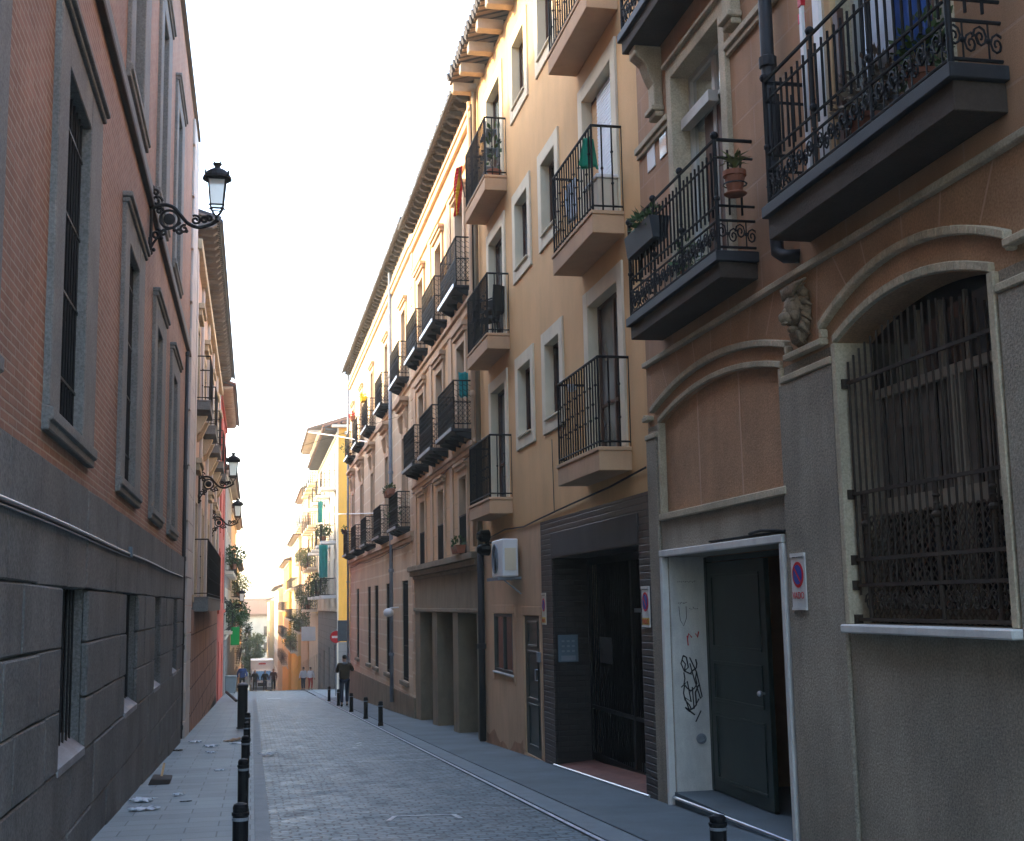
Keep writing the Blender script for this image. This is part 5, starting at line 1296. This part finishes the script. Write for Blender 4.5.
# ================================================================== BOLLARDS
def bollard_master(loc, label, group, h=.56, r=.055):
    t = local('bollard', loc, label, 'bollard', group)
    mb = MB(); mb.lathe((0, 0, 0), [(r*1.15, -.05), (r*1.15, .05), (r, .06), (r, h-.09), (r*1.12, h-.085), (r*1.12, h-.065), (r*.95, h-.06), (r, h-.03), (r*.85, h-.01), (r*.4, h)], 18); o = mb.build('post', m_iron, smooth=False); o.parent = t
    mb = MB(); mb.lathe((0, 0, h-.11), [(r*1.03, -.012), (r*1.09, -.008), (r*1.09, .008), (r*1.03, .012)], 18); o = mb.build('ring', m_grey); o.parent = t
    return t
GLB, GRB = 'low black bollards along the left pavement edge', 'low black bollards along the right kerb'
bm_ = bollard_master((-.07, 9.35, zg(9.35)+.03), 'nearest low black bollard of the left row, cropped by the bottom edge', GLB)
ords = ['second', 'third', 'fourth', 'fifth', 'sixth', 'seventh']
for i, y in enumerate((13.65, 17.95, 22.2, 26.4)):
    c = copy_tree(bm_); c.location = (-.08, y, zg(y)+.03); c['label'] = ords[i]+' low black bollard from the camera in the left row'
c = copy_tree(bm_); c.location = (3.02, 8.15, zg(8.15)+.03); c.scale.z = .82; c['label'] = 'low black bollard on the right kerb in front of the white-framed doorway'; c['group'] = GRB
for i, y in enumerate((30.6, 34.6, 39.6, 45.5, 51)):
    c = copy_tree(bm_); c.location = (3.0-.006*i, y, zg(y)+.03); c['group'] = GRB
    c['label'] = ['first', 'second', 'third', 'fourth', 'fifth and farthest'][i]+' of the low black bollards beside the pink building, counted from the camera'
t = thing('tall_bollard', (-.24, 31.6, zg(31.6)), 'thick waist-high black post with pale cap at the end of the left bollard row', 'bollard')
mb = MB(); mb.lathe((-.22, 31.6, zg(31.6)), [(.14, 0), (.14, .06), (.12, .07), (.12, .98), (.135, .99), (.135, 1.05)], 18); mb.build('post', m_iron, t)
mb = MB(); mb.lathe((-.22, 31.6, zg(31.6)), [(.125, 1.05), (.11, 1.09), (.04, 1.11)], 18); mb.build('cap', m_grey, t)

# ================================================================== SIGNS, BIN, LITTER, WIRES
t = thing('no_entry_sign', (3.69, 58, zg(58)), 'round red no-entry sign on a thin post beyond the pink building', 'sign')
mb = MB(); mb.tube([(3.69, 58.03, zg(58)), (3.69, 58.03, -1.1)], .03, 8); mb.build('post', m_grey, t)
mb = MB(); mb.lathe((3.69, 58, -1.43), [(.27, .0), (.27, -.02)], 28, 'y'); d = mb.build('disc', m_signred, t)
mb = MB(); mb.box(3.50, 3.88, 57.972, 57.979, -1.48, -1.38); mb.build('bar', m_white, d)
t = thing('corner_sign', (3.95, 57.0, -1.6), 'blank dark grey rectangular panel on two brackets at the pink building corner', 'sign')
mb = MB(); mb.box(3.69, 4.22, 57.0, 57.05, -1.6, -.68); mb.build('panel', m_signback, t, bevel=.01)
mb = MB(); mb.tube([(4.22, 57.02, -.85), (4.3, 57.02, -.85), (4.3, 56.38, -.85)], .015, 6); mb.tube([(4.22, 57.02, -1.45), (4.3, 57.02, -1.45), (4.3, 56.38, -1.45)], .015, 6); mb.build('bracket', m_grey, t)
t = thing('wheelie_bin', (-1.1, 69, zg(69)), 'grey wheeled rubbish bin against the left wall far down the pavement', 'bin')
z = zg(69)+.03; mb = MB()
mb.prism([(-1.36, z+.06), (-.86, z+.06), (-.80, z+.86), (-1.40, z+.86)], 'y', 68.8, 69.35); mb.build('body', m_bin, t, bevel=.02)
mb = MB(); mb.prism([(-1.42, z+.862), (-.78, z+.862), (-.80, z+.92), (-1.40, z+.95)], 'y', 68.76, 69.4); mb.build('lid', m_bin, t, bevel=.015)
for x in (-1.3, -.92): mb = MB(); mb.lathe((x, 69.3, z+.07), [(.07, -.02), (.07, .02)], 12, 'x'); mb.build('wheel', m_rubber, t)
def litter(name, x, y, w_, l, h, rot, mat, label, cat, thick=.003, crumple=.01):
    mb = MB(); n = 11; V = []; w_ *= .7; l *= .7; crumple *= .55
    for i in range(n+1):
        V.append([mb.b.verts.new(((i/n-.5)*w_*(1+.25*math.sin(j*2.1+w_*9)), (j/n-.5)*l*(1+.3*math.sin(i*1.7+l*7)), random.uniform(0, crumple*.45)+.5*crumple*(1+math.sin(i*1.3+j*.9)))) for j in range(n+1)])
    for i in range(n):
        for j in range(n): mb.b.faces.new((V[i][j], V[i+1][j], V[i+1][j+1], V[i][j+1]))
    bmesh.ops.transform(mb.b, matrix=Matrix.Translation((x, y, zg(y)+.04)) @ Matrix.Rotation(rot, 4, 'Z'), verts=mb.b.verts[:])
    o = mb.build(name, mat, smooth=True); m = o.modifiers.new('thickness', 'SOLIDIFY'); m.thickness = thick
    return tag(o, label, cat)
mb = MB(); z = zg(17.7)+.03; mb.prism([(-1.32, z), (-1.05, z), (-1.03, z+.07), (-1.28, z+.09)], 'y', 17.5, 17.95); tag(mb.build('cardboard_box', m_darkcard, bevel=.01), 'crushed dark cardboard box on the left pavement near the wall', 'box')
mb = MB(); mb.tube([(-1.17, 17.8, zg(17.8)+.09), (-1.14, 17.88, zg(17.8)+.27)], .02, 4); tag(mb.build('wood_offcut', m_woodl), 'pale stick of wood propped upright on the crushed dark box', 'stick')
litter('paper_scrap', -1.12, 14.5, .42, .22, .02, .15, m_paper, 'largest ragged strip of pale wet paper, nearest on the left pavement', 'litter', crumple=.03)
litter('plastic_bag', -1.22, 15.4, .26, .3, .07, .9, m_paper, 'crumpled blueish plastic bag lying against the left wall', 'litter', crumple=.05)
litter('paper_scrap', -.85, 15.9, .16, .12, .01, .5, m_paper, 'small white scrap midway between the paper strip and the bollards', 'litter', crumple=.03)
litter('paper_scrap', -.72, 15.1, .16, .05, .01, .2, m_rubber, 'thin black scrap on the left pavement', 'litter')
litter('paper_scrap', -.45, 19.3, .2, .12, .01, .3, m_paper, 'flat pale blue scrap in the middle of the left pavement', 'litter', crumple=.02)
litter('paper_scrap', -1.1, 26.5, .3, .3, .02, .3, m_paper, 'white scrap below the far end of the granite plinth', 'litter', crumple=.04)
litter('paper_scrap', -.75, 24.9, .3, .3, .02, 1.0, m_paper, 'white paper piece halfway across the left pavement', 'litter', crumple=.04)
litter('paper_scrap', -.7, 23.2, .18, .25, .02, .4, m_paper, 'small scrap just in front of the white paper piece', 'litter', crumple=.03)
litter('paper_scrap', -.22, 25.5, .2, .5, .02, 1.3, m_paper, 'pale strip of paper close to the fourth bollard', 'litter', crumple=.03)
litter('cardboard_scrap', -.33, 26.6, .28, .9, .03, -.4, m_card, 'brown cardboard flap on the left pavement near the bollards', 'litter', crumple=.05)
litter('paper_scrap', .25, 22.4, .36, .35, .01, .2, m_paint, 'flat white paper lying on the road beside the left kerb', 'litter', crumple=.01)
litter('paper_scrap', -1.3, 24.0, .2, .1, .01, .2, m_darkcard, 'dark crumb of litter at the foot of the granite wall', 'litter', crumple=.04)
mb = MB(); mb.tube([(-1.1, 58, zg(58)+.35), (-.62, 53, zg(53)+.1)], .06, 6); tag(mb.build('plank', m_darkcard), 'dark plank lying across the left pavement in front of the bin', 'plank')
def wire(pts, label, r=.012, mat=None):
    t = thing('overhead_cable', pts[0], label, 'cable'); mb = MB(); mb.tube(pts, r, 5); mb.build('cable', mat or m_white, t)
wire([(4.15, 45, 5.75), (3.6, 57, 7.6), (2.9, 70.2, 9.55)], 'upper white cable running from the pink building towards the pale building', .022)
wire([(4.15, 44, 3.15), (4.15, 57, 4.05), (4.2, 70.0, 4.97)], 'lower white cable between the pink and the pale building', .02)
wire([(-1.40, 44, 5.2), (1.3, 40, 4.95), (4.15, 36, 5.4)], 'thin dark cable slung across the street between the upper balconies', .006, m_rubber)
t = thing('satellite_dish', (4.0, 36.9, 0), 'small white camera globe on an arm beside the barred windows of the pink building', 'camera')
mb = MB(); mb.blob((3.9, 37.3, -.25), .16, 12, (1, 1, .8)); mb.build('globe', m_white, t, smooth=True)
mb = MB(); mb.tube([(4.2, 37.3, -.1), (3.95, 37.3, -.12), (3.9, 37.3, -.18)], .02, 6); mb.build('arm', m_white, t)
t.name = 'security_camera'

# ================================================================== TRUCK
t = thing('delivery_truck', (.9, 124, zg(124)), 'white box truck with windscreen coloured as reflected blue sky driving up the street', 'truck'); z = zg(122.6)
mb = MB(); mb.box(-.18, 1.98, 124.2, 129, z+.75, z+3.0); mb.build('cargo_box', m_white, t, bevel=.03)
mb = MB()
mb.prism([(122.55, z+.35), (124.15, z+.35), (124.15, z+2.15), (123.15, z+2.15), (122.65, z+1.2)], 'x', -.05, 1.85); cb = mb.build('cab', m_white, t, bevel=.04)
mb = MB(); mb.prism([(122.61, z+1.22), (122.66, z+1.20), (123.10, z+2.02), (123.05, z+2.04)], 'x', .1, 1.7); mb.build('windscreen', m_windshield, cb)
for x in (.08, 1.52): mb = MB(); mb.box(x, x+.26, 122.5, 122.56, z+.72, z+.95); mb.build('headlight', m_metal, cb)
mb = MB(); mb.box(-.06, 1.86, 122.45, 122.56, z+.3, z+.6); mb.build('bumper', m_grey, cb)
mb = MB(); mb.box(.5, 1.3, 122.52, 122.56, z+.68, z+1.0); mb.build('grille', m_rubber, cb)
mb = MB(); mb.box(.6, 1.25, 124.17, 124.199, z+2.62, z+2.74); mb.build('red_band', m_signred, t)
for x in (0.05, 1.75):
    for y in (123.3, 127.8):
        mb = MB(); mb.lathe((x, y, z+.4), [(.25, -.12), (.4, -.11), (.4, .11), (.25, .12)], 18, 'x'); w_ = mb.build('wheel', m_rubber, t)
        mb = MB(); mb.lathe((x, y, z+.4), [(.2, -.125), (.2, .125)], 12, 'x'); mb.build('rim', m_metal, w_)
for x in (-.28, 1.95): mb = MB(); mb.box(x-.02, x+.14, 122.9, 123.0, z+1.5, z+1.9); mb.build('mirror', m_rubber, cb)

# ================================================================== PEOPLE
def skin(name, V, Ed, mat, parent, root=0, sub=2):
    me = bpy.data.meshes.new(name); me.from_pydata([v[0] for v in V], Ed, []); me.materials.append(mat)
    o = bpy.data.objects.new(name, me); C.objects.link(o); o.parent = parent
    o.modifiers.new('skin', 'SKIN')
    if not me.skin_vertices: bpy.context.view_layer.update()
    d = me.skin_vertices[0].data
    for i, v in enumerate(V):
        r = v[1]; d[i].radius = (r, r) if not isinstance(r, tuple) else r; d[i].use_root = (i == root)
    m = o.modifiers.new('subsurf', 'SUBSURF'); m.levels = sub; m.render_levels = sub
    for m_ in o.modifiers:
        if m_.type == 'SKIN': m_.use_smooth_shade = True
    return o
def person(loc, rz, h, jm, tm, label, stride=.16, arms='walk', hair=None, hood=None):
    t = local('person', loc, label, 'person'); t.rotation_euler.z = rz; k = h/1.75; t.scale = (k, k, k)
    s = stride
    if arms == 'front': el = {-1: (-.25, .12, 1.15), 1: (.30, .10, 1.20)}; hd = {-1: (-.14, .27, 1.33), 1: (.15, .26, 1.36)}
    elif arms == 'down': el = {-1: (-.27, .02, 1.14), 1: (.27, .03, 1.14)}; hd = {-1: (-.27, .12, .90), 1: (.27, .14, .92)}
    else: el = {-1: (-.28, .10, 1.15), 1: (.28, -.10, 1.15)}; hd = {-1: (-.25, .28, .96), 1: (.26, -.08, .90)}
    V = [((0, 0, .94), (.13, .10)), ((0, 0, 1.15), (.125, .09)), ((0, 0, 1.36), (.15, .10)), ((0, .0, 1.49), (.055, .06)), ((0, .015, 1.57), (.065, .075)), ((0, .025, 1.65), (.078, .098)), ((0, .02, 1.73), (.06, .07))]
    Ed = [(0, 1), (1, 2), (2, 3), (3, 4), (4, 5), (5, 6)]
    def add(p, r, par): V.append((p, r)); Ed.append((par, len(V)-1)); return len(V)-1
    legs = {}
    for sg in (-1, 1):
        q = add((sg*.09, 0, .88), .09, 0); kn = add((sg*.10, s*sg*.5+.03, .49), .055, q); an = add((sg*.10, s*sg*1.0-.02, .09), .036, kn); add((sg*.11, s*sg+.13, .035), .03, an)
        legs[sg] = (kn, an)
        sh = add((sg*.18, 0, 1.41), .055, 2); e = add(el[sg], .038, sh); w_ = add(hd[sg], .026, e)
        dv = (Vector(hd[sg])-Vector(el[sg])).normalized(); pm = add(tuple(Vector(hd[sg])+dv*.06), (.032, .018), w_)
        side = dv.cross(Vector((0, 0, 1))); side = side.normalized() if side.length > .1 else Vector((1, 0, 0))
        for f, (o_, l) in enumerate(((-.027, .065), (-.009, .078), (.010, .074), (.027, .058))):
            a = add(tuple(Vector(hd[sg])+dv*.095+side*o_), .0085, pm); add(tuple(Vector(hd[sg])+dv*(.095+l)+side*o_*1.1+Vector((0, 0, -.012))), .007, a)
        a = add(tuple(Vector(hd[sg])+dv*.04+side*.042*sg), .010, w_); add(tuple(Vector(hd[sg])+dv*.085+side*.055*sg), .008, a)
    add((0, .128, 1.635), .012, 5)                                            # nose
    for sg in (-1, 1): add((sg*.088, .02, 1.64), .014, 5)                     # ears
    body = skin('body', V, Ed, m_skin, t)
    J = [((0, 0, .84), (.20, .16)), ((0, 0, 1.1), (.195, .155)), ((0, 0, 1.36), (.205, .155)), ((0, -.005, 1.47), (.09, .09))]
    JE = [(0, 1), (1, 2), (2, 3)]
    for sg in (-1, 1):
        i = len(J); J += [((sg*.19, 0, 1.41), .083), (el[sg], .065), (tuple(Vector(el[sg]).lerp(Vector(hd[sg]), .93)), .048)]; JE += [(2, i), (i, i+1), (i+1, i+2)]
    skin('jacket', J, JE, jm, t)
    T = [((0, 0, .93), (.145, .11))]; TE = []
    for sg in (-1, 1):
        i = len(T); T += [((sg*.092, 0, .86), .103), ((sg*.10, s*sg*.5+.03, .49), .075), ((sg*.10, s*sg-.02, .12), .058)]; TE += [(0, i), (i, i+1), (i+1, i+2)]
    skin('trousers', T, TE, tm, t)
    for sg in (-1, 1): skin('shoe', [((sg*.10, s*sg-.06, .045), .045), ((sg*.105, s*sg+.06, .04), .045), ((sg*.11, s*sg+.15, .03), .032)], [(0, 1), (1, 2)], m_blackc, t, sub=1)
    skin('hair', [((0, -.035, 1.60), (.07, .06)), ((0, -.02, 1.68), (.088, .095)), ((0, .0, 1.745), (.072, .085))], [(0, 1), (1, 2)], hair or m_hair, t)
    if hood: skin('hood', [((-.09, -.06, 1.47), .04), ((0, -.11, 1.46), .055), ((.09, -.06, 1.47), .04)], [(0, 1), (1, 2)], hood, t)
    return t
person((3.12, 44.5, zg(44.5)+.03), 0, 1.74, m_olive, m_jean, 'person in brown olive jacket and dark jeans walking away beside the bollards', .17, 'front', hood=m_grey)
person((.22, 108, zg(108)), PI, 1.74, m_blackc, m_blackc, 'leftmost of three dark-dressed people walking up in front of the truck', .14)
person((1.05, 109, zg(109)), PI, 1.70, m_blackc, m_jean, 'middle of three dark-dressed people walking up in front of the truck', .14)
person((1.72, 108, zg(108)), PI, 1.80, m_maroon, m_blackc, 'rightmost of three people in front of the truck, in a dark maroon coat', .14)
person((3.55, 92, zg(92)), .4, 1.62, m_whitec, m_jean, 'person in a white shirt far down on the right, the left of two', .04, 'down')
person((4.1, 93, zg(93)), -.5, 1.62, m_whitec, m_redc, 'person in a white top and red trousers far down on the right', .04, 'down')
person((-.6, 80, zg(80)), PI, 1.7, m_bluef, m_blackc, 'person in blue jacket behind the grey bin on the left pavement', .12)

# ================================================================== HAZE
mb = MB(); mb.box(-60, 60, -25, 640, -25, 24)
hz = mb.build('haze', bpy.data.materials.new('haze_air')); tag(hz, kind='stuff')
hm = hz.data.materials[0]; hm.use_nodes = True; t_ = hm.node_tree; t_.nodes.remove(t_.nodes['Principled BSDF'])
pv = t_.nodes.new('ShaderNodeVolumePrincipled'); pv.inputs['Color'].default_value = (1, .90, .70, 1); pv.inputs['Density'].default_value = .0017; pv.inputs['Anisotropy'].default_value = .5
t_.links.new(pv.outputs[0], t_.nodes['Material Output'].inputs['Volume'])
